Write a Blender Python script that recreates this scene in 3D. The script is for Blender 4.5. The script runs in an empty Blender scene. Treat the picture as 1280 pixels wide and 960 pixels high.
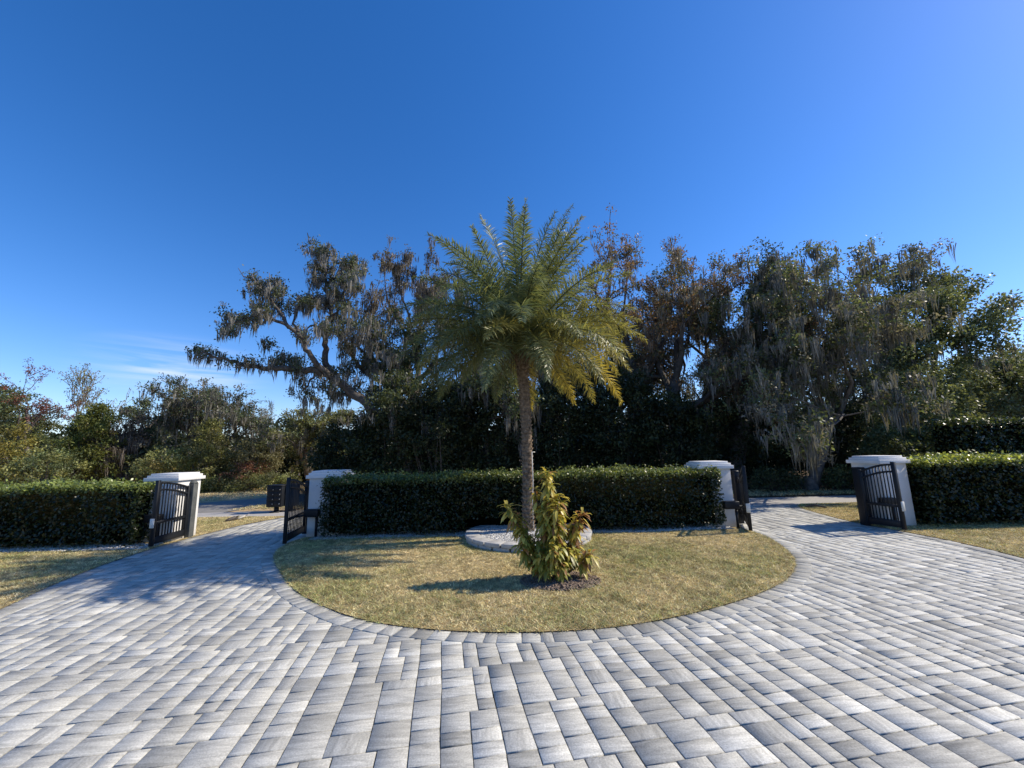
import bpy, math, random
import numpy as np
from mathutils import Vector, Matrix
R = math.radians
rng = np.random.default_rng(11)
random.seed(11)
scene = bpy.context.scene
COL = scene.collection

# ------------------------------------------------------------------ camera
FPX, PITCH, ROLL, CAMH = 500.0, R(9.5), R(1.4), 1.65
def at(x, y, Y):
    """world point seen at photo pixel x, y, standing Y metres ahead of the photographer"""
    u, v = x - 640, 480 - y
    a = u*math.cos(ROLL) + v*math.sin(ROLL); b = -u*math.sin(ROLL) + v*math.cos(ROLL)
    d = np.array([a/FPX, math.cos(PITCH) - b/FPX*math.sin(PITCH), math.sin(PITCH) + b/FPX*math.cos(PITCH)])
    d *= Y/d[1]
    return np.array([d[0], Y, CAMH + d[2]])
cam = bpy.data.cameras.new('camera'); camo = bpy.data.objects.new('camera', cam); COL.objects.link(camo)
cam.sensor_width = 36; cam.lens = 36*FPX/1280; cam.clip_start = .05; cam.clip_end = 2000
right = Vector((math.cos(ROLL), math.sin(ROLL)*math.sin(PITCH), -math.sin(ROLL)*math.cos(PITCH)))
up = Vector((math.sin(ROLL), -math.cos(ROLL)*math.sin(PITCH), math.cos(ROLL)*math.cos(PITCH)))
fwd = Vector((0, math.cos(PITCH), math.sin(PITCH)))
M = Matrix((right, up, -fwd)).transposed().to_4x4(); M.translation = (0, 0, CAMH)
camo.matrix_world = M
scene.camera = camo

# ------------------------------------------------------------------ materials
def mat(name):
    m = bpy.data.materials.new(name); m.use_nodes = True
    nt = m.node_tree; b = nt.nodes['Principled BSDF']
    return m, nt, b
def noise(nt, scale, detail=6, rough=.6, vec=None):
    n = nt.nodes.new('ShaderNodeTexNoise'); n.inputs['Scale'].default_value = scale
    n.inputs['Detail'].default_value = detail; n.inputs['Roughness'].default_value = rough
    if vec is not None: nt.links.new(vec, n.inputs['Vector'])
    return n
def ramp(nt, fac, stops):
    r = nt.nodes.new('ShaderNodeValToRGB'); e = r.color_ramp.elements
    while len(e) < len(stops): e.new(.5)
    for k, (p, c) in enumerate(stops):
        e[k].position = p; e[k].color = (*c, 1)
    nt.links.new(fac, r.inputs['Fac']); return r
def mixc(nt, a, b, fac, mode='MIX'):
    m = nt.nodes.new('ShaderNodeMix'); m.data_type = 'RGBA'; m.blend_type = mode
    for s, v in ((m.inputs[6], a), (m.inputs[7], b), (m.inputs[0], fac)):
        if hasattr(v, 'links') or hasattr(v, 'is_linked'): nt.links.new(v, s)
        else: s.default_value = v if not isinstance(v, tuple) else (*v, 1)
    return m.outputs[2]
def bump(nt, b, height, strength, dist):
    n = nt.nodes.new('ShaderNodeBump'); n.inputs['Strength'].default_value = strength
    n.inputs['Distance'].default_value = dist
    nt.links.new(height, n.inputs['Height']); nt.links.new(n.outputs[0], b.inputs['Normal'])
def coords(nt): return nt.nodes.new('ShaderNodeTexCoord').outputs['Object']

def leaf_mat(name, rough=.5, trans=.3, spec=.4, tboost=1.5):
    """leaf colour comes from the per-leaf 'Col' attribute; some light passes through the leaf"""
    m, nt, b = mat(name)
    a = nt.nodes.new('ShaderNodeAttribute'); a.attribute_name = 'Col'
    nt.links.new(a.outputs['Color'], b.inputs['Base Color'])
    b.inputs['Roughness'].default_value = rough; b.inputs['Specular IOR Level'].default_value = spec
    if trans:
        t = nt.nodes.new('ShaderNodeBsdfTranslucent')
        c = mixc(nt, a.outputs['Color'], (tboost*1.1, tboost, tboost*.55), 1.0, 'MULTIPLY')
        nt.links.new(c, t.inputs['Color'])
        s = nt.nodes.new('ShaderNodeMixShader'); s.inputs[0].default_value = trans
        nt.links.new(b.outputs[0], s.inputs[1]); nt.links.new(t.outputs[0], s.inputs[2])
        nt.links.new(s.outputs[0], nt.nodes['Material Output'].inputs['Surface'])
    return m
def plain_mat(name, c1, c2, scale=8, rough=.6, bs=.3, bd=.01, metal=0, spec=.5):
    m, nt, b = mat(name); co = coords(nt)
    n = noise(nt, scale, 8, .65, co)
    r = ramp(nt, n.outputs['Fac'], [(.3, c1), (.7, c2)])
    nt.links.new(r.outputs[0], b.inputs['Base Color'])
    b.inputs['Roughness'].default_value = rough; b.inputs['Metallic'].default_value = metal
    b.inputs['Specular IOR Level'].default_value = spec
    if bs: bump(nt, b, noise(nt, scale*5, 6, .6, co).outputs['Fac'], bs, bd)
    return m

LEAF = leaf_mat('tree_leaf', .5, .28, .35, 1.7)
HLEAF = leaf_mat('hedge_leaf', .36, .33, .5, 1.9)
PALM = leaf_mat('palm_leaflet', .45, .3, .4, 1.6)
SHRUBL = leaf_mat('shrub_leaf', .4, .3, .4, 1.7)
MOSS = leaf_mat('hanging_moss', .9, .25, .1, 1.1)
GRASS = leaf_mat('grass_blade', .6, .2, .2, 1.2)
STONE = leaf_mat('gravel_stone', .85, 0, .2)
BARK = plain_mat('oak_bark', (.06, .05, .042), (.17, .15, .13), 5, .95, .9, .04, spec=.1)
PBARK = plain_mat('palm_bark', (.075, .052, .034), (.34, .26, .185), 16, .95, .8, .02, spec=.1)
MIDBARK = plain_mat("grey_bark", (.08, .07, .06), (.22, .2, .175), 6, .95, .8, .03, spec=.1)
STEM = plain_mat('stem_bark', (.08, .055, .035), (.18, .13, .08), 20, .9, .4, .01, spec=.1)
BLACK = plain_mat('black_powder_coat', (.007, .009, .012), (.012, .014, .018), 30, .5, .05, .001, spec=.28)
GREYM = plain_mat('weathered_grey_paint', (.05, .055, .055), (.11, .115, .11), 9, .6, .1, .002)
PLASTIC = plain_mat('pale_plastic', (.5, .5, .47), (.62, .62, .58), 9, .5, .05, .002)
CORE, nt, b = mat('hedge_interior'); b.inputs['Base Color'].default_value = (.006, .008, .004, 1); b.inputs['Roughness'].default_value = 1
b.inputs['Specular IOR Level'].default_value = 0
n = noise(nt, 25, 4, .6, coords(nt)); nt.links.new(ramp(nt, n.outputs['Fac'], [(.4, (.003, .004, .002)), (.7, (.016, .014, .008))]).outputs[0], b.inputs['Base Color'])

# white stucco
STUCCO, nt, b = mat('white_stucco'); co = coords(nt)
n = noise(nt, 3, 5, .6, co); n2 = noise(nt, 120, 4, .6, co)
sx = nt.nodes.new('ShaderNodeSeparateXYZ'); nt.links.new(co, sx.inputs[0])
c0 = ramp(nt, n.outputs['Fac'], [(.3, (.62, .615, .6)), (.7, (.69, .685, .67))]).outputs[0]
zz = nt.nodes.new('ShaderNodeMath'); zz.operation = 'MULTIPLY_ADD'; zz.inputs[1].default_value = .5; nt.links.new(n.outputs['Fac'], zz.inputs[0]); nt.links.new(sx.outputs[2], zz.inputs[2])
dirt = ramp(nt, zz.outputs[0], [(.22, (1, 1, 1)), (.5, (0, 0, 0))])
nt.links.new(mixc(nt, c0, (.5, .47, .42), dirt.outputs[0]), b.inputs['Base Color'])
b.inputs['Roughness'].default_value = .85; bump(nt, b, n2.outputs['Fac'], .35, .004)

# pavers: grey per-stone value and offset in 'Col', marbled streaks across each stone
PAVER, nt, b = mat('marbled_paver'); co = coords(nt)
a = nt.nodes.new('ShaderNodeAttribute'); a.attribute_name = 'Col'
sp = nt.nodes.new('ShaderNodeSeparateColor'); nt.links.new(a.outputs['Color'], sp.inputs[0])
off = nt.nodes.new('ShaderNodeCombineXYZ')
for k, s_ in ((0, 37.), (1, 53.), (2, 29.)):
    q = nt.nodes.new('ShaderNodeMath'); q.operation = 'MULTIPLY'; q.inputs[1].default_value = s_
    nt.links.new(sp.outputs[1], q.inputs[0]); nt.links.new(q.outputs[0], off.inputs[k])
vr = nt.nodes.new('ShaderNodeVectorRotate'); vr.rotation_type = 'Z_AXIS'; nt.links.new(co, vr.inputs['Vector'])
an = nt.nodes.new('ShaderNodeMath'); an.operation = 'MULTIPLY_ADD'; an.inputs[1].default_value = .5; an.inputs[2].default_value = -.05
nt.links.new(sp.outputs[2], an.inputs[0]); nt.links.new(an.outputs[0], vr.inputs['Angle'])
mp = nt.nodes.new('ShaderNodeMapping'); mp.inputs['Scale'].default_value = (3.2, 20, 10)
nt.links.new(vr.outputs[0], mp.inputs['Vector'])
ad = nt.nodes.new('ShaderNodeVectorMath'); ad.operation = 'ADD'
nt.links.new(mp.outputs[0], ad.inputs[0]); nt.links.new(off.outputs[0], ad.inputs[1])
st = noise(nt, 1.5, 5, .62, ad.outputs[0]); st.inputs['Distortion'].default_value = .5
fine = noise(nt, 90, 5, .7, co)
v1 = nt.nodes.new('ShaderNodeMapRange'); v1.inputs[1].default_value = .3; v1.inputs[2].default_value = .7; v1.inputs[3].default_value = .72; v1.inputs[4].default_value = 1.28
nt.links.new(st.outputs['Fac'], v1.inputs[0])
v2 = nt.nodes.new('ShaderNodeMapRange'); v2.inputs[1].default_value = .2; v2.inputs[2].default_value = .8; v2.inputs[3].default_value = .6; v2.inputs[4].default_value = 1.4
nt.links.new(fine.outputs['Fac'], v2.inputs[0])
big = noise(nt, .6, 4, .6, co)
v3 = nt.nodes.new('ShaderNodeMapRange'); v3.inputs[1].default_value = .3; v3.inputs[2].default_value = .7; v3.inputs[3].default_value = .84; v3.inputs[4].default_value = 1.1
nt.links.new(big.outputs['Fac'], v3.inputs[0])
m1 = nt.nodes.new('ShaderNodeMath'); m1.operation = 'MULTIPLY'; nt.links.new(v1.outputs[0], m1.inputs[0]); nt.links.new(v2.outputs[0], m1.inputs[1])
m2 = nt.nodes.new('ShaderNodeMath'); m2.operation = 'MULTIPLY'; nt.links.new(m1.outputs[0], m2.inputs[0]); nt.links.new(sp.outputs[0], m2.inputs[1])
m3 = nt.nodes.new('ShaderNodeMath'); m3.operation = 'MULTIPLY'; nt.links.new(m2.outputs[0], m3.inputs[0]); nt.links.new(v3.outputs[0], m3.inputs[1])
cc = nt.nodes.new('ShaderNodeCombineColor')
for k, s_ in ((0, 1.02), (1, 1.0), (2, .885)):
    q = nt.nodes.new('ShaderNodeMath'); q.operation = 'MULTIPLY'; q.inputs[1].default_value = s_
    nt.links.new(m3.outputs[0], q.inputs[0]); nt.links.new(q.outputs[0], cc.inputs[k])
nt.links.new(cc.outputs[0], b.inputs['Base Color']); b.inputs['Roughness'].default_value = .68
b.inputs['Specular IOR Level'].default_value = .35
bump(nt, b, fine.outputs['Fac'], .35, .004)

SAND = plain_mat('joint_sand', (.085, .075, .055), (.2, .18, .14), 30, 1, .4, .004, spec=.1)
ROAD = plain_mat('worn_asphalt', (.34, .325, .30), (.44, .42, .385), 12, .95, .4, .006, spec=.2)
ROAD2 = plain_mat('shaded_asphalt', (.17, .165, .155), (.26, .25, .23), 6, .95, .4, .006, spec=.2)  # shade over the side road is put into this darker asphalt colour
SOIL = plain_mat('thatch_soil', (.24, .18, .085), (.48, .38, .19), 14, 1, .6, .015, spec=.05)
LITTER = plain_mat('leaf_litter', (.07, .05, .032), (.2, .145, .09), 3, 1, .7, .03, spec=.05)
DRYG = plain_mat('dry_grass_verge', (.42, .31, .18), (.62, .47, .28), 4, 1, .8, .03, spec=.05)
BLOCK = plain_mat('planter_block', (.32, .31, .29), (.52, .51, .48), 10, .9, .5, .008, spec=.2)

# ------------------------------------------------------------------ mesh helpers
class MB:
    """gathers points, faces and per-point colours, then links them as one mesh object"""
    def __init__(s): s.v = []; s.f = {}; s.c = []; s.n = 0
    def add(s, v, f, c=None):
        v = np.asarray(v, float).reshape(-1, 3); f = np.asarray(f, int)
        s.f.setdefault(f.shape[1], []).append(f + s.n)
        s.v.append(v); s.n += len(v)
        c = np.ones((len(v), 3))*.5 if c is None else np.broadcast_to(np.asarray(c, float), (len(v), 3))
        s.c.append(c)
    def box(s, lo, hi, c=None, rot=0, taper=0):
        lo = np.array(lo, float); hi = np.array(hi, float); x0, y0, z0 = lo; x1, y1, z1 = hi; t = taper
        v = np.array([(x0,y0,z0),(x1,y0,z0),(x1,y1,z0),(x0,y1,z0),(x0+t,y0+t,z1),(x1-t,y0+t,z1),(x1-t,y1-t,z1),(x0+t,y1-t,z1)])
        s.add(v, [(3,2,1,0),(4,5,6,7),(0,1,5,4),(1,2,6,5),(2,3,7,6),(3,0,4,7)], c)
    def tube(s, pts, rad, n=7, cap=True, c=None):
        pts = np.asarray(pts, float); k = len(pts)
        rad = np.broadcast_to(np.asarray(rad, float), (k,))
        tan = np.gradient(pts, axis=0); tan /= np.linalg.norm(tan, axis=1)[:, None] + 1e-9
        ref = np.array([1., 0, 0]) if abs(tan[0][0]) < .8 else np.array([0, 1., 0])
        V = []
        for i in range(k):
            u = np.cross(tan[i], ref); u /= np.linalg.norm(u) + 1e-9; w = np.cross(tan[i], u); ref = np.cross(u, tan[i])
            th = np.arange(n)*2*math.pi/n
            V.append(pts[i] + rad[i]*(np.cos(th)[:, None]*u + np.sin(th)[:, None]*w))
        V = np.concatenate(V); F = []
        for i in range(k-1):
            for j in range(n): F.append((i*n+j, i*n+(j+1) % n, (i+1)*n+(j+1) % n, (i+1)*n+j))
        base = s.n; s.add(V, F, c)
        if cap:
            s.f.setdefault(n, []).append(np.array([[base + (k-1)*n + j for j in range(n)]]))
            s.f.setdefault(n, []).append(np.array([[base + j for j in range(n)][::-1]]))
    def build(s, name, m, parent=None, loc=(0, 0, 0), smooth=False):
        me = bpy.data.meshes.new(name)
        if s.n:
            V = np.concatenate(s.v) - np.array(loc); C = np.concatenate(s.c)
            me.vertices.add(len(V)); me.vertices.foreach_set('co', V.astype(np.float32).ravel())
            L, S, k = [], [], 0
            for n_, fs in s.f.items():
                F = np.concatenate(fs); L.append(F.ravel()); S.append(k + np.arange(len(F))*n_); k += F.size
            L = np.concatenate(L); S = np.concatenate(S)
            me.loops.add(len(L)); me.loops.foreach_set('vertex_index', L.astype(np.int32))
            me.polygons.add(len(S)); me.polygons.foreach_set('loop_start', S.astype(np.int32))
            me.update(calc_edges=True)
            at_ = me.color_attributes.new('Col', 'FLOAT_COLOR', 'POINT')
            at_.data.foreach_set('color', np.concatenate([C, np.ones((len(C), 1))], 1).astype(np.float32).ravel())
            if smooth: me.polygons.foreach_set('use_smooth', np.ones(len(S), bool))
        me.materials.append(m)
        o = bpy.data.objects.new(name, me); COL.objects.link(o)
        if parent is not None:
            o.parent = parent
            o.location = Vector(loc) - parent.location
        else: o.location = loc
        return o
def tag(o, label=None, cat=None, group=None, kind=None):
    for k, v in (('label', label), ('category', cat), ('group', group), ('kind', kind)):
        if v: o[k] = v
    return o
def thing(name, label, cat, loc, group=None):
    o = bpy.data.objects.new(name, None); COL.objects.link(o); o.location = loc; o.empty_display_size = .3
    return tag(o, label, cat, group)
def bevel(o, w, seg=2):
    m = o.modifiers.new('bevel', 'BEVEL'); m.width = w; m.segments = seg; m.limit_method = 'ANGLE'; return o
def unit(a): return a/(np.linalg.norm(a, axis=-1, keepdims=True) + 1e-9)

def leaves(mb, P, size, col, aspect=.5, upb=.35, nrm=None, nb=0., axis=None, ab=0., jit=.25, g=rng, fold=0.):
    """one small pointed leaf per point in P"""
    N = len(P); s = np.broadcast_to(np.asarray(size, float), (N,))*g.uniform(.7, 1.3, N)
    a = g.normal(0, 1, (N, 3))
    if axis is not None: a = a*(1-ab) + np.asarray(axis)*ab*1.6
    a = unit(a)
    nn = g.normal(0, 1, (N, 3)); nn[:, 2] += upb*2.2
    if nrm is not None: nn = unit(nn)*(1-nb) + nrm*nb
    b_ = unit(np.cross(nn, a)); n2 = np.cross(a, b_)
    h = s[:, None]; w = h*aspect*.5
    V = np.stack([P - a*h*.5, P + b_*w + n2*h*fold, P + a*h*.5 - n2*h*fold, P - b_*w + n2*h*fold], 1).reshape(-1, 3)
    F = np.arange(N*4).reshape(N, 4)
    c = np.asarray(col, float)
    c = np.broadcast_to(c, (N, 3))*g.uniform(1-jit, 1+jit, (N, 1))
    mb.add(V, F, np.repeat(np.clip(c, 0, 1), 4, axis=0))

def moss_tassels(mb, T, length, g, per=14, width=.026, col=(.2, .19, .17), spread=.075):
    """bundles of fine strands that start round the points in T, hang straight down and draw together"""
    n = len(T); N = n*per; Lt = length*g.uniform(.3, 1.25, n); L = np.repeat(Lt, per)*g.uniform(.3, 1.05, N)
    off = g.normal(0, spread, (N, 3))*np.repeat(g.uniform(.5, 1.4, (n, 1)), per, axis=0); off[:, 2] *= .8
    P = np.repeat(T, per, axis=0) + off
    th = g.uniform(0, math.pi, N); b_ = np.stack([np.cos(th), np.sin(th), np.zeros(N)], 1)
    w = (width*g.uniform(.5, 1.3, N))[:, None]
    sway = g.normal(0, .06, (N, 3))*L[:, None] - off*.55; sway[:, 2] = 0
    z = np.array([0, 0, 1.])
    p0 = P; p1 = P - z*L[:, None]*.45 + sway*.5 + g.normal(0, .015, (N, 3)); p2 = P - z*L[:, None] + sway
    V = np.stack([p0 - b_*w*.4, p0 + b_*w*.4, p1 - b_*w*.7, p1 + b_*w*.7, p2], 1).reshape(-1, 3)
    k = np.arange(N)[:, None]*5
    tone = np.repeat(g.uniform(.6, 1.35, (n, 1)), per, axis=0)*g.uniform(.7, 1.25, (N, 1))
    mb.add(V, k + np.array([[0, 1, 3, 2]]), np.repeat(np.asarray(col)*tone, 5, axis=0))
    mb.f.setdefault(3, []).append((k + np.array([[2, 3, 4]])) + mb.n - N*5)

# ------------------------------------------------------------------ trees
def skeleton(g, levels=4, kids=(3, 4), angle=(22, 58), upw=.12, wob=.16, ratio=.72, first=.45):
    ch = []
    def rec(p, d, L, r, lev):
        n = 5 if lev == 0 else 4; pts = [p]; rad = [r]
        for i in range(n):
            d = unit(d + g.normal(0, wob*(.5 if lev == 0 else 1), 3) + np.array([0, 0, upw if lev else .1]))
            p = p + d*L/n; pts.append(p); rad.append(r*(1 - .45*(i+1)/n))
        ch.append((np.array(pts), np.array(rad), lev))
        if lev < levels:
            k = int(g.integers(kids[0], kids[1]+1)); az = g.uniform(0, 6.28)
            e = unit(np.cross(d, np.array([.3, .9, .2]))); f_ = np.cross(d, e)
            for j in range(k):
                i = n if j == 0 else int(np.clip(round(n*g.uniform(first, 1)), 1, n))
                an = R(g.uniform(*angle))*(.5 if j == 0 else 1); z = az + j*6.28/k + g.normal(0, .4)
                nd = unit(d*math.cos(an) + (e*math.cos(z) + f_*math.sin(z))*math.sin(an))
                rec(pts[i], nd, L*ratio*g.uniform(.75, 1.12), rad[i]*.68, lev+1)
    rec(np.zeros(3), np.array([0, 0, 1.]), 1.0, .075, 0)
    return ch
def fit(ch, base, cx, cy, width, depth, height):
    A = np.concatenate([c[0] for c in ch if c[2] >= 2]); hi = np.percentile(A, 94, axis=0); lo = np.percentile(A, 6, axis=0); hi[2] = np.percentile(A[:, 2], 99.3); sz = height/hi[2]
    out = []; mid = (hi + lo)/2; ex = hi - lo
    for p, r, l in ch:
        q = p.copy(); t = np.clip(p[:, 2]/hi[2], 0, 1)[:, None]
        q[:, 0] = (p[:, 0])*width/ex[0]; q[:, 1] = p[:, 1]*depth/ex[1]; q[:, 2] *= sz
        q[:, 0] += (cx - base[0] - mid[0]*width/ex[0])*np.minimum(1, t[:, 0]*1.6)
        q[:, 1] += (cy - base[1] - mid[1]*depth/ex[1])*np.minimum(1, t[:, 0]*1.6)
        out.append((q + np.array(base), r*height*.62, l))
    return out
def tree(name, label, cat, Y, px, top, x0, x1, bx=None, seed=1, n=20000, size=.13, col=(.05, .07, .025), col2=None,
         moss=0, mlen=.8, mcol=(.24, .23, .205), mwidth=.025, clump=.45, depth=None, group=None, levels=4, sk={}, flat=.65, bark=None, keep=1., rscale=1., jit=.3, lowfill=0, bot=None):
    g = np.random.default_rng(seed)
    T = at(px, top, Y); W = at(x1, top, Y)[0] - at(x0, top, Y)[0]; cx = (at(x0, top, Y)[0] + at(x1, top, Y)[0])/2
    base = np.array([at(bx if bx else px, 600, Y)[0], Y, 0.])
    W = max(W - clump*1.6, .4); D = (depth or W) - clump
    ch = fit(skeleton(g, levels=levels, **sk), base, cx, Y, W, max(D, .5), T[2] - clump*.5)
    root = thing(name, label, cat, base, group)
    mb = MB()
    for p, r, l in ch:
        mb.tube(p, np.maximum(r*rscale, .012), 8 if l == 0 else (6 if l < 2 else 4), cap=False)
    # root flare
    p0, r0, _ = ch[0]
    mb.tube([base + (0, 0, -.1), base + (0, 0, .15), base + (0, 0, .5)], [r0[0]*rscale*1.7, r0[0]*rscale*1.35, r0[0]*rscale*1.0], 9, cap=False)
    mb.build('trunk', bark or BARK, root, base, smooth=True)
    S = []
    for p, r, l in ch:
        if l >= levels-1:
            if g.uniform() > keep: continue
            m_ = 3 if l == levels else 2
            for t in g.uniform(.3 if l < levels else .15, 1, m_):
                i = min(int(t*(len(p)-1)), len(p)-2); f_ = t*(len(p)-1) - i
                S.append(p[i]*(1-f_) + p[i+1]*f_)
            S.append(p[-1])
    S = np.array(S)
    if lowfill:   # drooping lower skirts that hang down the outside of the crown
        k = g.integers(0, len(S), lowfill); Q = S[k].copy(); z0 = bot if bot is not None else 1.0
        Q[:, 2] = g.uniform(z0, 1, lowfill)*Q[:, 2]; S = np.concatenate([S, Q])
    if n:
        n = int(n*1.45); k = g.integers(0, len(S), n); tone = g.uniform(.55, 1.35, len(S))[k][:, None]
        pick = (g.uniform(0, 1, len(S)) < .35)[k][:, None]
        dv = g.normal(0, 1, (n, 3)); dv *= (g.uniform(0, 1, (n, 1))**.5)*clump/np.maximum(np.linalg.norm(dv, axis=1)[:, None], .4); dv[:, 2] *= flat
        P = S[k] + dv
        c = np.where(pick, np.array(col2 if col2 is not None else col), np.array(col))*tone
        mb = MB(); leaves(mb, P, size*.88, c*1.1, .55, .5, g=g, jit=jit)
        mb.build('crown', LEAF, root, base)
    if moss:
        k = g.integers(0, len(S), moss)
        T_ = S[k] + g.normal(0, clump*.45, (moss, 3))*np.array([1, 1, .5])
        mb = MB(); moss_tassels(mb, T_, mlen, g, 14, mwidth, mcol)
        mb.build('spanish_moss', MOSS, root, base)
    return root
def bush(name, label, cat, Y, px, top, x0, x1, seed=1, n=7000, size=.11, col=(.05, .07, .025), col2=None, group=None, depth=2.2,
         bottom=.1, clump=.28, upright=0., moss=0):
    g = np.random.default_rng(seed)
    H = at(px, top, Y)[2]; a0 = at(x0, 590, Y)[0]; a1 = at(x1, 590, Y)[0]; cx = (a0+a1)/2; rx = (a1-a0)/2; ry = depth/2
    base = np.array([cx, Y, 0.]); root = thing(name, label, cat, base, group)
    nc = max(40, int(28*rx*H)); u = unit(g.normal(0, 1, (nc, 3))); rad = g.uniform(.35, 1, (nc, 1))**.5
    C = u*rad; C[:, 2] = (C[:, 2]*.5 + .5)
    if upright: C[:, :2] *= (1 - upright*C[:, 2:3])
    C = base + C*np.array([rx, ry, H*(1-bottom)]) + np.array([0, 0, H*bottom])
    C += g.normal(0, .12, C.shape)*np.array([1, 1, .6])*min(1, rx)
    C[:, 2] = np.clip(C[:, 2], .1, H - clump*.4)
    mb = MB()
    for q in C[g.integers(0, nc, 26)]:
        b0 = base + np.array([g.normal(0, rx*.15), g.normal(0, .15), 0]); m_ = (b0*.45 + q*.55) + np.array([0, 0, -.1*H])
        mb.tube([b0, m_, q], [.03, .02, .008], 4, cap=False)
    mb.build('stems', BARK, root, base, smooth=True)
    k = g.integers(0, nc, n); tone = g.uniform(.5, 1.4, nc)[k][:, None]; pick = (g.uniform(0, 1, nc) < .35)[k][:, None]
    P = C[k] + g.normal(0, clump*.5, (n, 3))*np.array([1, 1, .75]); P[:, 2] = np.maximum(P[:, 2], .03)
    c = np.where(pick, np.array(col2 if col2 is not None else col), np.array(col))*tone
    mb = MB(); leaves(mb, P, size, c*1.55, .5, .4, g=g); mb.build('foliage', LEAF, root, base)
    return root

# ------------------------------------------------------------------ setting: ground, roads
def sheet(name, poly, z, m, kind='structure', **kw):
    mb = MB(); P = np.array([(x, y, z) for x, y in poly])
    if np.cross(np.append(P[1]-P[0], 0)[:3], P[2]-P[0])[2] < 0 and False: P = P[::-1]
    area = sum(P[i-1][0]*P[i][1] - P[i][0]*P[i-1][1] for i in range(len(P)))
    if area < 0: P = P[::-1]
    mb.add(P, [list(range(len(P)))]); o = mb.build(name, m)
    if kind: o['kind'] = kind
    return o
sheet('ground', [(-900, -900), (900, -900), (900, 900), (-900, 900)], -.06, LITTER)
sheet('road', [(-6.4, 11.62), (-9.3, 11.9), (-16, 10.9), (-40, 5), (-40, 7.2), (-16, 12.5), (-9.2, 13.0), (-6, 13.2), (2, 13.3), (60, 13.9), (60, 11.9), (12, 11.65), (2, 11.55)], -.03, ROAD)
sheet('side_road', [(-4.0, 16.4), (-7.6, 14.9), (-8.9, 13.9), (-9.2, 13.004), (-16, 12.504), (-30, 9.0), (-34, 11.5), (-17, 14.6), (-12.4, 15.6), (-10.3, 17.3), (-6, 20), (0, 21.5), (2, 19)], -.0335, ROAD2)
sheet('dry_verge', [(-60, 12.), (-34, 11.8), (-17, 14.8), (-12.4, 15.8), (-10.3, 17.5), (-6, 20.2), (-6, 26), (-60, 30)], -.045, DRYG)
sheet('dry_verge', [(-3.8, 16.5), (-7.6, 15.0), (-8.95, 14.0), (-9.1, 13.1), (-6, 13.2), (2, 13.3), (2, 14.4)], -.045, DRYG)

# island lawn outline (metres), counter-clockwise
ISL = [(-4.27, 8.45), (-4.36, 8.05), (-4.2, 7.4), (-3.86, 6.75), (-3.39, 6.1), (-2.85, 5.42), (-2.3, 4.88), (-1.6, 4.38), (-.85, 4.1), (-.05, 3.99), (.8, 4.03), (1.7, 4.3),
       (2.62, 4.76), (3.3, 5.25), (3.75, 5.74), (4.08, 6.25), (4.33, 6.85), (4.5, 7.45), (4.56, 7.9), (4.5, 8.3)]
def smooth_open(p, k=8):
    p = np.array(p, float); q = np.vstack([2*p[0]-p[1], p, 2*p[-1]-p[-2]]); out = []
    for i in range(1, len(q)-2):
        for t in np.arange(k)/k:
            a, b_, c, d = q[i-1], q[i], q[i+1], q[i+2]
            out.append(.5*((2*b_) + (-a+c)*t + (2*a-5*b_+4*c-d)*t*t + (-a+3*b_-3*c+d)*t**3))
    out.append(p[-1]); return np.array(out)
islc = smooth_open(ISL)
LEFT_EDGE = smooth_open([(-4.6, 1.5), (-5.2, 3.2), (-5.9, 4.9), (-6.28, 5.75), (-6.62, 6.8), (-6.78, 7.7), (-6.84, 8.5), (-6.82, 9.4), (-6.72, 10.3), (-6.45, 11.1), (-6.3, 11.55)], 6)
RIGHT_EDGE = smooth_open([(5.6, 1.5), (6.3, 3.6), (6.85, 5.2), (7.1, 6.1), (7.2, 7.0), (7.15, 7.9), (7.08, 8.6), (7.15, 9.4), (7.28, 10.2), (7.5, 11.0), (7.9, 11.5)], 6)
island = sheet('island_lawn', list(map(tuple, islc)), .016, SOIL)
sheet('left_lawn', [tuple(p) for p in LEFT_EDGE] + [(-9.3, 11.8), (-16, 10.8), (-40, 4.9), (-40, -4), (-4.6, -4)], .014, SOIL)
sheet('right_lawn', [tuple(p) for p in RIGHT_EDGE] + [(12, 11.6), (40, 11.8), (40, -4), (5.6, -4)], .014, SOIL)
sheet('hedge_bed', [(-4.27, 8.45), (4.5, 8.3), (4.75, 8.9), (4.45, 11.5), (-4.0, 11.5), (-4.3, 9.2)], .0125, SOIL)

# pavers: one sheet of individually laid stones on a sand bed
sheet('sand_bed', [(-9, -4), (9.5, -4), (9.5, 11.54), (-9, 11.54)], -.013, SAND)
g = np.random.default_rng(5)
def inside(poly, P):
    x, y = P[:, 0], P[:, 1]; r = np.zeros(len(P), bool); n_ = len(poly)
    for i in range(n_):
        x0, y0 = poly[i-1]; x1, y1 = poly[i]
        c = ((y0 > y) != (y1 > y)) & (x < (x1-x0)*(y-y0)/(y1-y0+1e-12) + x0); r ^= c
    return r
outer = list(map(tuple, LEFT_EDGE - [.2, 0])) + list(map(tuple, (RIGHT_EDGE + [.2, 0])[::-1])) + [(5.6, -3.5), (-4.6, -3.5)]
hole = list(map(tuple, islc - 0)) + [(4.75, 8.9), (4.45, 11.5), (-4.0, 11.5), (-4.3, 9.2)]
TH = R(10); cu = np.array([-math.sin(TH), math.cos(TH)]); cw = np.array([math.cos(TH), math.sin(TH)])   # course and cross directions
cells = []
U = .059
def parts_(tot):
    out = []
    while tot > 0:
        c = [k for k in (2, 2, 2, 2, 3, 3, 3, 4) if tot-k == 0 or tot-k >= 2]
        k = int(g.choice(c)) if c else tot
        out.append(k); tot -= k
    return out
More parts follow.
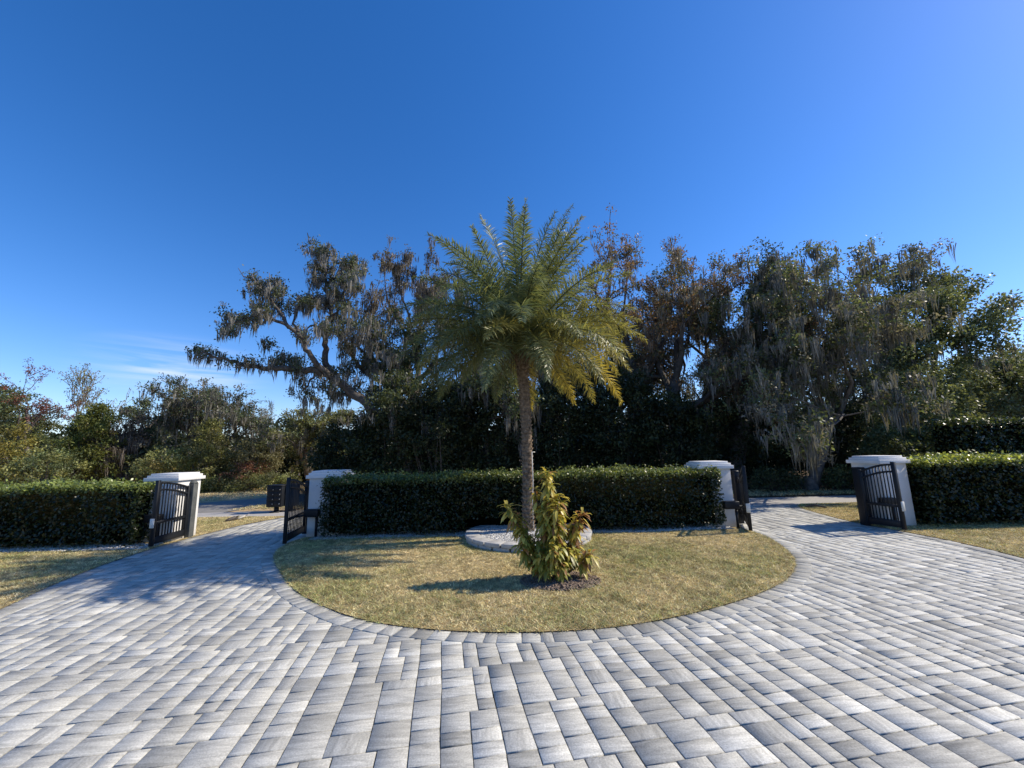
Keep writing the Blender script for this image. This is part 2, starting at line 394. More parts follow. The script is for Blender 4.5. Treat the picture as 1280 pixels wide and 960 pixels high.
def widths(tot):
    out = []
    while tot > 0:
        c = [k for k in (2, 3, 3, 3, 4, 4) if tot-k == 0 or tot-k >= 2]; k = int(g.choice(c)); out.append(k); tot -= k
    return out
for i in range(-12, 12):                      # strips eighteen units wide, each laid in short bands of mixed stones
    t = -6 - int(g.integers(0, 6))*U
    while t < 14:
        tot = int(g.integers(5, 13)); x_ = i*18
        for ww in widths(18):
            z_ = 0
            for h_ in parts_(tot): cells.append((x_*U, t + z_*U, ww*U, h_*U)); z_ += h_
            x_ += ww
        t += tot*U
cells = np.array(cells)
ctr = (cells[:, 0] + cells[:, 2]/2)[:, None]*cw + (cells[:, 1] + cells[:, 3]/2)[:, None]*cu
ok = inside(outer, ctr) & ~inside(hole, ctr); cells = cells[ok]
def stones(mb, quads, val, g, z=0, gap=.0034, bev=.005, drop=.005, axes=None):
    """quads (N,4,2) counter-clockwise -> bevelled stones"""
    N = len(quads); c = quads.mean(1, keepdims=True); d = quads - c
    ln = np.linalg.norm(d, axis=2, keepdims=True)
    if axes is None: lo = c + d*(1 - gap*1.4/ln); hi = c + d*(1 - (gap+bev)*1.4/ln)
    else:                                     # wider gaps across the course than along it
        aw, au = axes; dw = (d*aw).sum(2, keepdims=True); du = (d*au).sum(2, keepdims=True)
        sh = lambda x, k: np.sign(x)*(np.abs(x) - k)
        lo = c + sh(dw, .0022)*aw + sh(du, .0036)*au; hi = c + sh(dw, .0062)*aw + sh(du, .0082)*au
    lo = lo + g.normal(0, .0012, lo.shape); hi = hi + g.normal(0, .0012, hi.shape)
    zt = z + g.normal(0, .0012, (N, 1)) + (d[:, :, 0]*g.normal(0, .01, (N, 1)) + d[:, :, 1]*g.normal(0, .006, (N, 1)))
    V = np.concatenate([np.concatenate([lo, np.broadcast_to(zt[:, :, None]*0 + z - .03, (N, 4, 1))], 2),
                        np.concatenate([lo, (zt - drop)[:, :, None]], 2), np.concatenate([hi, zt[:, :, None]], 2)], 1).reshape(-1, 3)
    k = np.arange(N)[:, None]*12; F = []
    for s_ in (0, 4):
        for j in range(4): F.append(k + np.array([[s_+j, s_+(j+1) % 4, s_+4+(j+1) % 4, s_+4+j]]))
    F.append(k + np.array([[8, 9, 10, 11]]))
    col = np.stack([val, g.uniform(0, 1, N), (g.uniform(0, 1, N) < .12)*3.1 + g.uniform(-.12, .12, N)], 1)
    C12 = np.repeat(col, 12, axis=0); C12[:, 0] *= np.tile(np.array([.35]*4 + [.8]*4 + [1.]*4), N)   # stone value darker down the sides into the joints
    mb.add(V, np.concatenate(F), C12)
g = np.random.default_rng(6)
N = len(cells)
u0, t0, w0, l0 = cells.T
wav = lambda u, t: .003*np.sin(t*2.1 + u*5) + .003*np.sin(t*6.3 + u*11)
def corner(u, t): return (u + wav(u, t))[:, None]*cw + t[:, None]*cu
q = np.stack([corner(u0, t0), corner(u0+w0, t0), corner(u0+w0, t0+l0), corner(u0, t0+l0)], 1)
val = np.clip(g.normal(.425, .05, N), .26, .6); val = np.where(g.uniform(0, 1, N) < .1, val*1.18, val)
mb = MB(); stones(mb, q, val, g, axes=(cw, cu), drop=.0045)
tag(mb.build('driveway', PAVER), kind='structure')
# soldier course of edging stones round the island and along the outer edges
def edging(curve, w, side, seed, z=.006):
    g = np.random.default_rng(seed); seg = np.linalg.norm(np.diff(curve, axis=0), axis=1); s_ = np.concatenate([[0], np.cumsum(seg)])
    cuts = [0]
    while cuts[-1] < s_[-1] - .1: cuts.append(min(cuts[-1] + g.choice([.11, .165, .165, .22]), s_[-1]))
    P = np.stack([np.interp(cuts, s_, curve[:, k]) for k in (0, 1)], 1)
    T = unit(np.gradient(P, axis=0)); Nn = np.stack([T[:, 1], -T[:, 0]], 1)*side
    A = P - Nn*.02; B = P + Nn*w
    Q = np.stack([A[:-1], B[:-1], B[1:], A[1:]], 1)
    ar = np.cross(Q[:, 1]-Q[:, 0], Q[:, 2]-Q[:, 0]); Q[ar < 0] = Q[ar < 0][:, ::-1]
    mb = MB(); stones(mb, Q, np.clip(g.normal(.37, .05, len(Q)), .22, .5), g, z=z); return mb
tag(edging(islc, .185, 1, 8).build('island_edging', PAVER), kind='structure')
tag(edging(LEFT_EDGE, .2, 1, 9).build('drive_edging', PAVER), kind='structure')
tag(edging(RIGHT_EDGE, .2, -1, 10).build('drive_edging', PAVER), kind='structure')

# ------------------------------------------------------------------ grass
def patch(x, y): return .5 + .22*np.sin(x*1.3 + 1.1*np.sin(y*.9)) + .2*np.sin(y*1.9 + x*.7) + .16*np.sin(x*3.7 - y*2.9) + .12*np.sin(x*7.1 + y*5.3)
def grass(name, poly, n, label, seed, h=.036, w=.008, bbox=None, green=0., avoid=()):
    g = np.random.default_rng(seed); poly = list(map(tuple, poly)); a = np.array(poly)
    lo, hi = (a.min(0), a.max(0)) if bbox is None else (np.array(bbox[0]), np.array(bbox[1]))
    P = g.uniform(lo, hi, (n, 2)); P = P[inside(poly, P)]
    for (ax, ay, ar) in avoid: P = P[np.hypot(P[:, 0]-ax, P[:, 1]-ay) > ar + g.normal(0, .03, len(P))]
    P = P + g.normal(0, .013, P.shape); N = len(P); p = np.concatenate([P, np.full((N, 1), .012)], 1)
    th = g.uniform(0, 6.28, N); b_ = np.stack([np.cos(th), np.sin(th), 0*th], 1)*w*g.uniform(.6, 1.4, (N, 1))*.5
    q = patch(P[:, 0], P[:, 1])
    hh = h*g.uniform(.5, 1.3, N)*(.75 + .5*q)
    lean = np.stack([g.normal(0, .9, N), g.normal(0, .9, N), np.ones(N)*.7], 1); tip = p + lean*hh[:, None]
    V = np.stack([p - b_, p + b_, tip], 1).reshape(-1, 3)
    ij = (np.floor(P[:, 0]/.075 + .4*np.sin(P[:, 1]*31)).astype(int)*7919 + np.floor(P[:, 1]/.075 + .4*np.sin(P[:, 0]*27)).astype(int)*104729) % 4096
    cl = g.uniform(.55, 1.4, 4096)[ij][:, None]; cg = g.normal(0, .16, 4096)[ij]
    t = np.clip(g.normal(q*.9 - .08 + green + cg, .2), 0, 1)[:, None]
    straw = np.array([.70, .60, .36]); olive = np.array([.33, .36, .14])
    brown = np.array([.40, .26, .13])
    c = straw*(1-t) + olive*t
    c = np.where(g.uniform(0, 1, (N, 1)) < .1, brown, c)*g.uniform(.45, 1.5, (N, 1))*cl
    mb = MB(); mb.add(V, np.arange(N*3).reshape(N, 3), np.repeat(c, 3, axis=0))
    return tag(mb.build(name, GRASS), label, 'grass', kind='stuff')
RC = np.array([.24, 8.03]); RR = 1.2; SH = (.5, 5.47)
grass('grass', islc, 330000, 'short dormant grass of the half-round island lawn inside the drive', 21, green=.06, avoid=[(*RC, RR), (*SH, .36)])
lp = [tuple(p) for p in LEFT_EDGE] + [(-9.3, 11.8), (-16, 10.8), (-16, 3), (-5.2, 3.2)]
grass('grass', lp, 230000, 'dry straw coloured grass left of the drive in front of the hedge', 22, bbox=((-13, 4), (-5, 11.7)), green=-.12)
rp = [tuple(p) for p in RIGHT_EDGE] + [(13, 11.6), (13, 4), (6.3, 3.6)]
grass('grass', rp, 230000, 'short green and tan grass right of the drive', 23, bbox=((6, 4.5), (13, 11.6)), green=.1)
grass('grass', [(-24, 14), (-17, 14.8), (-12.4, 15.8), (-10.3, 17.5), (-6, 20.2), (-6, 22), (-24, 22)], 60000, 'tan dry grass on the verge below the distant trees', 24, h=.07, w=.02, green=-.6)
grass('grass', [(-3.8, 16.5), (-7.6, 15.0), (-8.95, 14.0), (-9.1, 13.1), (-6, 13.2), (2, 13.3), (2, 14.4)], 26000, 'thin dry grass on the verge by the mailboxes', 25, h=.06, w=.015, green=-.25)
grass('grass', [(5, 13.35), (14, 13.45), (14, 15.2), (5, 15.2)], 9000, 'sparse brown grass on the verge under the mossy trees', 26, h=.08, w=.02, green=-.2)

# ------------------------------------------------------------------ gravel and mulch
def rocks(name, P, size, col, g, label, cat, flat=.7, m=None):
    N = len(P); oct_ = np.array([(1,0,0),(0,1,0),(-1,0,0),(0,-1,0),(0,0,1),(0,0,-1)], float)
    V = oct_[None]*g.uniform(.6, 1.2, (N, 6, 1))*(np.asarray(size)*g.uniform(.55, 1.4, N))[:, None, None]
    V[:, :, 2] *= flat; th = g.uniform(0, 6.28, N); c, s_ = np.cos(th)[:, None], np.sin(th)[:, None]
    X = V[:, :, 0]*c - V[:, :, 1]*s_; Yv = V[:, :, 0]*s_ + V[:, :, 1]*c
    tilt = g.normal(0, .4, (N, 1)); Z = V[:, :, 2] + X*tilt
    V = np.stack([X, Yv, Z], 2) + P[:, None, :]
    k = np.arange(N)[:, None]*6
    F = np.concatenate([k + np.array([f_]) for f_ in ((0,1,4),(1,2,4),(2,3,4),(3,0,4),(1,0,5),(2,1,5),(3,2,5),(0,3,5))])
    cc_ = np.asarray(col)[None]*g.uniform(.55, 1.25, (N, 1))
    mb = MB(); mb.add(V.reshape(-1, 3), F, np.repeat(cc_, 6, axis=0))
    return tag(mb.build(name, m or STONE), label, cat, kind='stuff')
g = np.random.default_rng(31)
x = g.uniform(-4.1, 4.35, 9000); y = 8.28 + g.uniform(0, .6, 9000) + .05*np.sin(x*2); z = np.full(9000, .02)
k = np.hypot(x-RC[0], y-RC[1]) > RR + .03
rocks('gravel', np.stack([x, y, z], 1)[k], .021, (.5, .49, .46), g, 'pale gravel strip along the foot of the middle hedge', 'gravel')
x = g.uniform(-13, -6.95, 4000); y = 7.8 + g.uniform(0, .5, 4000); 
rocks('gravel', np.stack([x, y, np.full(4000, .02)], 1), .021, (.5, .49, .46), g, 'pale gravel along the foot of the left hedge', 'gravel')
a = g.uniform(0, 6.28, 6500); r_ = np.sqrt(g.uniform(0, 1, 6500))*.94
rocks('gravel', np.stack([RC[0] + r_*np.cos(a), RC[1] + r_*np.sin(a), .115 + .03*(1-r_)], 1), .022, (.54, .53, .50), g, 'white and grey gravel filling the round planter under the palm', 'gravel')
a = g.uniform(0, 6.28, 2200); r_ = np.sqrt(g.uniform(0, 1, 2200))*.44
rocks('mulch', np.stack([SH[0] + .05 + r_*np.cos(a)*1.15, SH[1] - .06 + r_*np.sin(a)*.85, .02 + .03*(1-r_/.44)], 1), .024, (.2, .15, .115), g, 'ring of brown wood mulch round the small drooping shrub', 'mulch', flat=.35)

# ------------------------------------------------------------------ round planter
pl = thing('round_planter', 'low round planter of pale blocks ringing the palm', 'planter', (RC[0], RC[1], 0))
nb = 22
for k in range(nb):
    a0 = k*2*math.pi/nb + .012; a1 = (k+1)*2*math.pi/nb - .012
    for (r0, r1, z0, z1, off) in ((.96, RR-.015, 0.005, .072, .14), (.94, RR, .075, .14, 0)):
        b0, b1 = a0+off, a1+off; am = (b0+b1)/2
        pts = [(r1, b0), (r1*1.004, am), (r1, b1), (r0, b1), (r0, am), (r0, b0)]
        V = [(RC[0]+r*math.cos(t), RC[1]+r*math.sin(t), z) for z in (z0, z1) for r, t in pts]
        mb = MB(); mb.add(V, [(j, (j+1) % 6, 6+(j+1) % 6, 6+j) for j in range(6)])
        mb.f.setdefault(6, []).append(np.array([[6,7,8,9,10,11], [5,4,3,2,1,0]]))
        o = mb.build('cap_block' if z0 > .073 else 'wall_block', BLOCK, pl); bevel(o, .008, 2)
        o.location = -pl.location

# ------------------------------------------------------------------ hedges
def hedge(label, x0, x1, y0, y1, h, seed, dens=1700, group=None, size=.062, col=(.021, .033, .01), notch=None, cut=.0, gaps=.03, lit_top_col=(.27, .33, .09), base_gap=.07):
    g = np.random.default_rng(seed); root = thing('hedge', label, 'hedge', ((x0+x1)/2, (y0+y1)/2, 0), group)
    hs = lambda x, y: h + .025*np.sin(x*2.3 + seed) + .02*np.sin(x*5.1 + y*3) + .015*np.sin(x*11.3)
    P = []; Nn = []
    def face(n, f, nrm):
        q = f(g.uniform(0, 1, n), g.uniform(0, 1, n)); P.append(q); Nn.append(np.broadcast_to(np.array(nrm, float), (n, 3)))
    lx, ly = x1-x0, y1-y0
    wv = lambda x, z: .035*np.sin(x*3.1 + seed) + .03*np.sin(z*7 + x*1.7) + .02*np.sin(x*9.0 + z*4)
    zz = lambda v: base_gap + v*(h - base_gap)
    face(int(dens*lx*h), lambda u, v: np.stack([x0+u*lx, y0 + wv(x0+u*lx, zz(v)), zz(v)], 1), (0, -1, .25))
    face(int(dens*.4*lx*h), lambda u, v: np.stack([x0+u*lx, y1 + 0*u, zz(v)], 1), (0, 1, .25))
    for xe, s_ in ((x0, -1), (x1, 1)):
        face(int(dens*ly*h), lambda u, v: np.stack([xe + s_*(wv(u*ly, zz(v))), y0+u*ly, zz(v)], 1), (s_, 0, .25))
    face(int(dens*1.5*lx*ly), lambda u, v: np.stack([x0+u*lx, y0+v*ly, hs(x0+u*lx, y0+v*ly)], 1), (0, 0, 1))
    Pn = np.concatenate(P); Nn = np.concatenate(Nn)
    # round the shoulders and scatter the depth of the leaves
    d = np.abs(g.normal(0, .055, len(Pn))); d = np.where(g.uniform(0, 1, len(Pn)) < .06, -d*.8, d)
    Pn = Pn - Nn*d[:, None] + g.normal(0, .012, Pn.shape)
    e = np.minimum(np.abs(Pn[:, 1]-y0), np.abs(Pn[:, 1]-y1)); tp = Pn[:, 2] > h - .08
    Pn[:, 2] -= np.where(tp & (e < .1), (.1-e)*.35, 0)
    # leaf clumps: thin the low part
    cl = .5 + .5*np.sin(Pn[:, 0]*8 + np.sin(Pn[:, 2]*9)*2 + seed)*np.sin(Pn[:, 2]*10 + Pn[:, 0]*3)
    keep = g.uniform(0, 1, len(Pn)) < (.55 + .45*cl)*(1 - .5*np.clip((.25 - Pn[:, 2])/.25, 0, 1))
    if notch: keep &= ~((np.hypot(Pn[:, 0]-notch[0], Pn[:, 1]-notch[1]) < notch[2]) & (Pn[:, 2] < .32))
    Pn, Nn = Pn[keep], Nn[keep]
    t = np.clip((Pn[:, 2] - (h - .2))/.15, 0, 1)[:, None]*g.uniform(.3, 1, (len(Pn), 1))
    c = np.array(col)*(1-t) + np.array(lit_top_col)*t  # sunlight on the hedge top is painted into the upper leaf colour
    upv = unit(np.array([.25, -.35, 1.]))[None]; near = np.clip((Pn[:, 2] - (h - .13))/.08, 0, 1)[:, None]*(g.uniform(0, 1, (len(Pn), 1)) < .75)
    Nn = Nn*(1-near) + upv*near
    c = c*(g.uniform(.6, 1.4, (len(Pn), 1)))
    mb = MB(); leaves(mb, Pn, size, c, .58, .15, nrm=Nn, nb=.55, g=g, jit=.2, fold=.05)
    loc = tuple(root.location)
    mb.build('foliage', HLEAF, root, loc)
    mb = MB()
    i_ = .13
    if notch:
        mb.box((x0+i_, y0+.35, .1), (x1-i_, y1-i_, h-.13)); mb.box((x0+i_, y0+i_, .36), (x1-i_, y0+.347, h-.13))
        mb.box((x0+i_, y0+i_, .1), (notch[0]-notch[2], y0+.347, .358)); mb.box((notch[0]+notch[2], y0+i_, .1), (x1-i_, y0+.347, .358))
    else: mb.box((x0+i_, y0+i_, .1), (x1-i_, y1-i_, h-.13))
    mb.build('shade_core', CORE, root, loc)  # added dark core box that blocks light inside the foliage
    for k in range(int(lx*4)):
        bx_, by_ = g.uniform(x0+.12, x1-.12), g.uniform(y0+.25, y1-.2); mb = MB()
        mb.tube([(bx_, by_, 0), (bx_+g.normal(0, .04), by_+g.normal(0, .04), .2), (bx_+g.normal(0, .08), by_+g.normal(0, .08), .5)], [.016, .013, .01], 5, cap=False)
        mb.build('stem', STEM, root, loc)
    return root
hedge('long clipped dark green hedge between the two inner white pillars', -3.93, 4.2, 8.36, 9.35, 1.19, 41, dens=2300, size=.054, lit_top_col=(.19, .235, .07), notch=(RC[0], RC[1], RR+.08))
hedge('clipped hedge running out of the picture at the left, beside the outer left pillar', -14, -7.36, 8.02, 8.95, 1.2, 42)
hedge('clipped hedge with sunlit yellow green top beside the outer right pillar', 7.98, 15.5, 8.02, 9.0, 1.3, 43, lit_top_col=(.33, .39, .10))
e = at(1197, 560, 10.4)
hedge('taller dark hedge standing farther back above the right hand hedge', e[0], e[0]+7, 10.2, 11.2, at(1240, 524, 10.4)[2], 44, dens=900, size=.07, col=(.03, .045, .014), lit_top_col=(.05, .07, .022))

# ------------------------------------------------------------------ pillars
def pillar(label, cx, cy, s=.6, h=1.32, rz=0):
    root = thing('gate_pillar', label, 'pillar', (cx, cy, 0)); root.rotation_euler.z = rz; hs = s/2
    def pb(name, boxes, m=STUCCO, bw=.004):
        mb = MB()
        for bx_ in boxes: mb.box(*bx_)
        o = mb.build(name, m); o.parent = root; bevel(o, bw, 2); return o
    pb('shaft', [((-hs, -hs, 0), (hs, hs, h-.152))])
    pb('cap', [((-hs-.055, -hs-.055, h-.15), (hs+.055, hs+.055, h-.082))], bw=.003)
    mb = MB(); mb.box((-hs-.018, -hs-.018, h-.0815), (hs+.018, hs+.018, h-.036)); mb.box((-hs+.022, -hs+.022, h-.0355), (hs-.022, hs-.022, h))
    o = mb.build('cap_slab', STUCCO); o.parent = root; bevel(o, .002, 1)
    return root
P_L = pillar('white pillar at the far left with a gate in front of its sunlit side', -7.27, 8.78, s=.62, h=1.36)
P_CL = pillar('white pillar at the left end of the long middle hedge', -3.98, 8.92, s=.64, h=1.33)
P_CR = pillar('white pillar at the right end of the long middle hedge', 4.2, 8.86, s=.62, h=1.33)
P_R = pillar('white pillar at the far right behind an arched black gate', 7.55, 8.5, s=.6, h=1.37, rz=R(8))
# ------------------------------------------------------------------ gates
def gate(label, hinge, free, hz, fz, seed, plate=True):
    """one swung-open leaf from hinge stile to free stile, top curving up towards the free end"""
    hx = np.array(hinge, float); fx = np.array(free, float); L = np.linalg.norm(fx-hx); ang = math.atan2(*(fx-hx)[::-1])
    root = thing('driveway_gate', label, 'gate', (hx[0], hx[1], 0)); root.rotation_euler.z = ang
    def part(name, mb, m=BLACK, bw=.003):
        o = mb.build(name, m); o.parent = root
        if bw: bevel(o, bw, 1)
        return o
    topz = lambda t: hz + (fz-hz)*math.sin(min(t, 1)*math.pi/2)
    mb = MB(); mb.box((0, -.025, .07), (.05, .025, hz+.01)); part('stile', mb)
    mb = MB(); mb.box((L-.06, -.03, .05), (L, .03, fz+.035)); part('stile', mb)
    for off, nm in ((0, 'top_rail'), (-.13, 'upper_rail')):
        n_ = 14; mb = MB()
        for i in range(n_):
            a_, b_ = i/n_, (i+1)/n_; xa, xb = .05+(L-.11)*a_, .05+(L-.11)*b_
            za, zb = topz(a_)+off, topz(b_)+off
            mb.add([(xa,-.018,za-.035),(xb,-.018,zb-.035),(xb,.018,zb-.035),(xa,.018,za-.035),(xa,-.018,za),(xb,-.018,zb),(xb,.018,zb),(xa,.018,za)],
                   [(3,2,1,0),(4,5,6,7),(0,1,5,4),(2,3,7,6)])
        part(nm, mb, bw=0)
    mb = MB(); mb.box((.052, -.02, .44), (L-.062, .02, .49)); part('middle_rail', mb)
    mb = MB(); mb.box((.052, -.02, .075), (L-.062, .02, .2)); part('kick_panel', mb)
    npk = max(9, int(L/.085))
    for i in range(npk):
        t = (i+.7)/(npk+.4); xx = .05 + (L-.11)*t
        mb = MB(); mb.box((xx-.008, -.008, .2), (xx+.008, .008, topz(t)-.036)); part('picket', mb, bw=0)
    if plate:
        mb = MB(); mb.box((L+.002, -.035, .38), (L+.022, .035, .55)); part('strike_plate', mb, PLASTIC)
    return root
def post(label, x, y, h, m=BLACK, s=.11, dome=False):
    root = thing('gate_post', label, 'post', (x, y, 0))
    mb = MB(); mb.box((x-s/2, y-s/2, 0), (x+s/2, y+s/2, h)); bevel(mb.build('shaft', m, root, (x, y, 0)), .006)
    mb = MB()
    if dome:
        mb.tube([(x, y, h+.001), (x, y, h+.02), (x, y, h+.045), (x, y, h+.06)], [s*.62, s*.58, s*.4, s*.1], 14)
    else: mb.box((x-s*.58, y-s*.58, h+.001), (x+s*.58, y+s*.58, h+.03), taper=.02)
    mb.build('cap', m, root, (x, y, 0), smooth=dome)
    mb = MB()
    for z in (.25, h-.18): mb.tube([(x, y-s*.72, z-.06), (x, y-s*.72, z+.06)], .018, 8)
    mb.build('hinge', BLACK, root, (x, y, 0))
    return root
gate('black arched gate leaf swung open in front of the far left pillar', (-6.62, 8.38), (-6.76, 7.78), 1.02, 1.2, 1) if False else None
def gate_px(label, hpx, hY, fpx, fY, hz, fz, seed, plate=True):
    a_ = at(hpx, 650, hY); b_ = at(fpx, 650, fY); return gate(label, a_[:2], b_[:2], hz, fz, seed, plate)
gate_px('black arched gate leaf swung open against the far left pillar', 232.5, 8.75, 191, 7.85, 1.08, 1.22, 1)
gate_px('black gate leaf seen nearly edge on, open beside the left end of the middle hedge', 381, 8.85, 357, 7.8, 1.02, 1.22, 2, plate=False)
gate_px('black gate leaf seen edge on beside the right end of the middle hedge', 931.5, 8.9, 937.0, 7.95, 1.02, 1.22, 3)
gate_px('black arched gate leaf swung open in front of the far right pillar', 1083, 8.3, 1131, 7.7, 1.1, 1.24, 4)
p = at(237, 650, 8.85); post('weathered grey gate post with rounded top by the sunlit side of the far left pillar', p[0], p[1], 1.13, GREYM, .13, dome=True)
p = at(383, 650, 9.05); post('black gate post behind the leaf at the left end of the middle hedge', p[0], p[1], 1.08)
p = at(925.5, 650, 9.0); post('black gate post at the right end of the middle hedge', p[0], p[1], 1.08)
p = at(1083, 650, 8.45); post('thick black gate post against the far right pillar', p[0], p[1], 1.12, s=.15)
# gate opener on a stand, arms, junction boxes
def opener(label, x, y, gx, gy, z=.42):
    root = thing('gate_opener', label, 'gate opener', (x, y, 0)); L = (x, y, 0)
    mb = MB(); mb.box((x-.17, y-.07, z), (x+.12, y+.07, z+.15)); bevel(mb.build('housing', BLACK, root, L), .015, 2)
    mb = MB(); mb.box((x+.05, y-.02, 0), (x+.09, y+.02, z-.002)); mb.build('stand', BLACK, root, L)
    mb = MB(); mb.tube([(x-.15, y, z+.06), ((x+gx)/2-.04, (y+gy)/2, z+.04), (gx, gy, z+.03)], .022, 8); mb.build('arm', BLACK, root, L, smooth=True)
    return root
gp = at(371, 650, 8.35); op = at(392, 640, 8.5); opener('black gate opener on a thin stand by the left end pillar of the middle hedge', op[0], op[1], gp[0], gp[1])
gp = at(931, 650, 8.45); op = at(918, 640, 8.35); opener('black gate opener low in front of the right end pillar of the middle hedge', op[0]-.03, op[1], gp[0], gp[1], .4)
gp = at(1108, 650, 8.0); op = at(1113, 640, 8.14); opener('black gate opener behind the pickets of the far right gate', op[0], op[1], gp[0], gp[1], .42)
opener('black gate opener behind the pickets of the far left gate', -7.2, 8.3, -6.93, 8.35, .42)
jb = thing('junction_box', 'small grey box fixed to the shaded front of the far left pillar', 'electrical box', (-7.2, 8.46, .9))
mb = MB(); mb.box((-7.46, 8.42, .93), (-7.24, 8.468, 1.1)); bevel(mb.build('case', PLASTIC, jb, (-7.2, 8.46, .9)), .006)
mb = MB(); mb.box((-7.47, 8.415, 1.102), (-7.23, 8.468, 1.114)); mb.build('lid', PLASTIC, jb, (-7.2, 8.46, .9))

# ------------------------------------------------------------------ mailboxes beyond the gate
def mailbox(label, px, Y, w, h, bot, grp=None):
    c = at(px, 630, Y); x, y = c[0], Y; L = (x, y, 0); root = thing('mailbox_cabinet', label, 'mailbox', L, grp); z1 = bot + h
    mb = MB(); mb.box((x-w/2, y-.17, bot), (x+w/2, y+.17, z1)); bevel(mb.build('cabinet', BLACK, root, L), .01)
    mb = MB(); mb.box((x-w/2-.02, y-.2, z1+.001), (x+w/2+.02, y+.2, z1+.03), taper=.01); mb.build('roof', BLACK, root, L)
    mb = MB(); mb.box((x-.05, y-.05, -.03), (x+.05, y+.05, bot-.002)); mb.build('pedestal', BLACK, root, L)
    mb = MB(); mb.box((x-.13, y-.13, -.03), (x+.13, y+.13, .0)); mb.build('base_plate', BLACK, root, L)
    for i in range(2):
        for j in range(4):
            xa = x - w/2 + .02 + i*(w-.04)/2; za = bot + .03 + j*(h-.06)/4
            mb = MB(); mb.box((xa+.008, y-.182, za+.006), (xa+(w-.04)/2-.008, y-.171, za+(h-.06)/4-.006)); d = mb.build('door', BLACK, root, L); bevel(d, .003)
            mb = MB(); mb.box((xa+(w-.04)/2-.045, y-.186, za+.05), (xa+(w-.04)/2-.03, y-.1825, za+.075))
            k_ = mb.build('lock', PLASTIC, d, (x, y, 0)); k_.location = (0, 0, 0)
    return root
mailbox('black cluster mailbox cabinet on a pedestal beside the road, left one of the pair', 346, 12.75, .46, .62, .14, 'mailbox cabinets by the road')
mailbox('black cluster mailbox cabinet partly hidden behind the open gate leaf', 363, 12.95, .4, .62, .14, 'mailbox cabinets by the road')

# fallen sticks
def stick(label, name, px0, py0, px1, py1, r, m, cat):
    def gr(x, y):
        a_ = at(x, y, 1.0); t = CAMH/(CAMH - a_[2]); return a_[0]*t, t
    a_ = np.array([*gr(px0, py0), .04]); b_ = np.array([*gr(px1, py1), .05]); mid = (a_+b_)/2 + np.array([.03, .06, .04])
    mb = MB(); mb.tube([a_, a_*.7+mid*.3, mid, b_*.8+mid*.2, b_], [r*.5, r, r*1.05, r*.8, r*.4], 7); mb.tube([mid, mid + np.array([.1, .03, .05])], [r*.6, r*.2], 5)
    return tag(mb.build(name, m, None, tuple(mid), smooth=True), label, cat)
PALEB = plain_mat('bleached_wood', (.38, .35, .3), (.55, .52, .46), 14, .9, .3, .004)
stick('dark fallen branch lying on the grass beyond the far left gate', 'fallen_branch', 282, 653, 297, 651, .045, BARK, 'branch')
stick('pale bleached piece of branch lying on the grass beyond the far left gate', 'fallen_branch', 297, 650.5, 308, 648.5, .024, PALEB, 'branch')
stick('thin dark stick lying on the grass beyond the right hand gates', 'fallen_branch', 1006, 635, 1034, 637, .025, BARK, 'branch')

# ------------------------------------------------------------------ palm
g = np.random.default_rng(77)
PB = np.array([RC[0]+.0, RC[1]+.02, .15]); TOP = np.array([RC[0]-.05, RC[1]+.02, 3.82])
palm = thing('palm_tree', 'tall feather palm with blue green, yellowing and sunlit yellow fronds in the round planter', 'palm tree', PB)
tt = np.linspace(0, 1, 26); pts = PB + (TOP-PB)*tt[:, None] + np.stack([.05*np.sin(tt*3), 0*tt, 0*tt], 1)
rad = .1 + .03*np.exp(-tt*14) + .03*np.clip((tt-.8)/.2, 0, 1)
mb = MB(); mb.tube(pts, rad, 16)
row = 46
for i in range(row):                                  # old leaf scars in a spiral lattice
    t = i/row*.97 + .01
    c0 = np.array([np.interp(t, tt, pts[:, k]) for k in range(3)]); r0 = np.interp(t, tt, rad); big_ = 1 + 1.3*max(0, (t-.78)/.22)
    for j in range(9):
        a_ = (j + .5*(i % 2))*2*math.pi/9 + g.normal(0, .05); o_ = np.array([math.cos(a_), math.sin(a_), 0]); s_ = np.array([-math.sin(a_), math.cos(a_), 0])
        hw = .05; up_ = np.array([0, 0, 1.]); dz = .05*big_; pr = (.022 + g.uniform(0, .02))*big_
        b1 = c0 + o_*(r0-.006); V = [b1 - s_*hw, b1 + s_*hw, b1 + s_*hw*.55 + o_*pr + up_*dz, b1 - s_*hw*.55 + o_*pr + up_*dz, b1 - s_*hw*.5 + up_*dz*1.1 - o_*.01, b1 + s_*hw*.5 + up_*dz*1.1 - o_*.01]
        mb.add(V, [(0, 1, 2, 3), (3, 2, 5, 4)])
mb.build('trunk', PBARK, palm, PB)
mb = MB(); mb.tube([PB + (.1, -.105, .05), PB + (.1, -.11, .6), pts[6] + (.1, -.105, 0), pts[10] + (.09, -.105, 0)], .009, 6); mb.tube([pts[10] + (.09, -.105, 0), pts[10] + (.15, -.06, 0)], .009, 6)
mb.build('cable', PLASTIC, palm, PB, smooth=True)
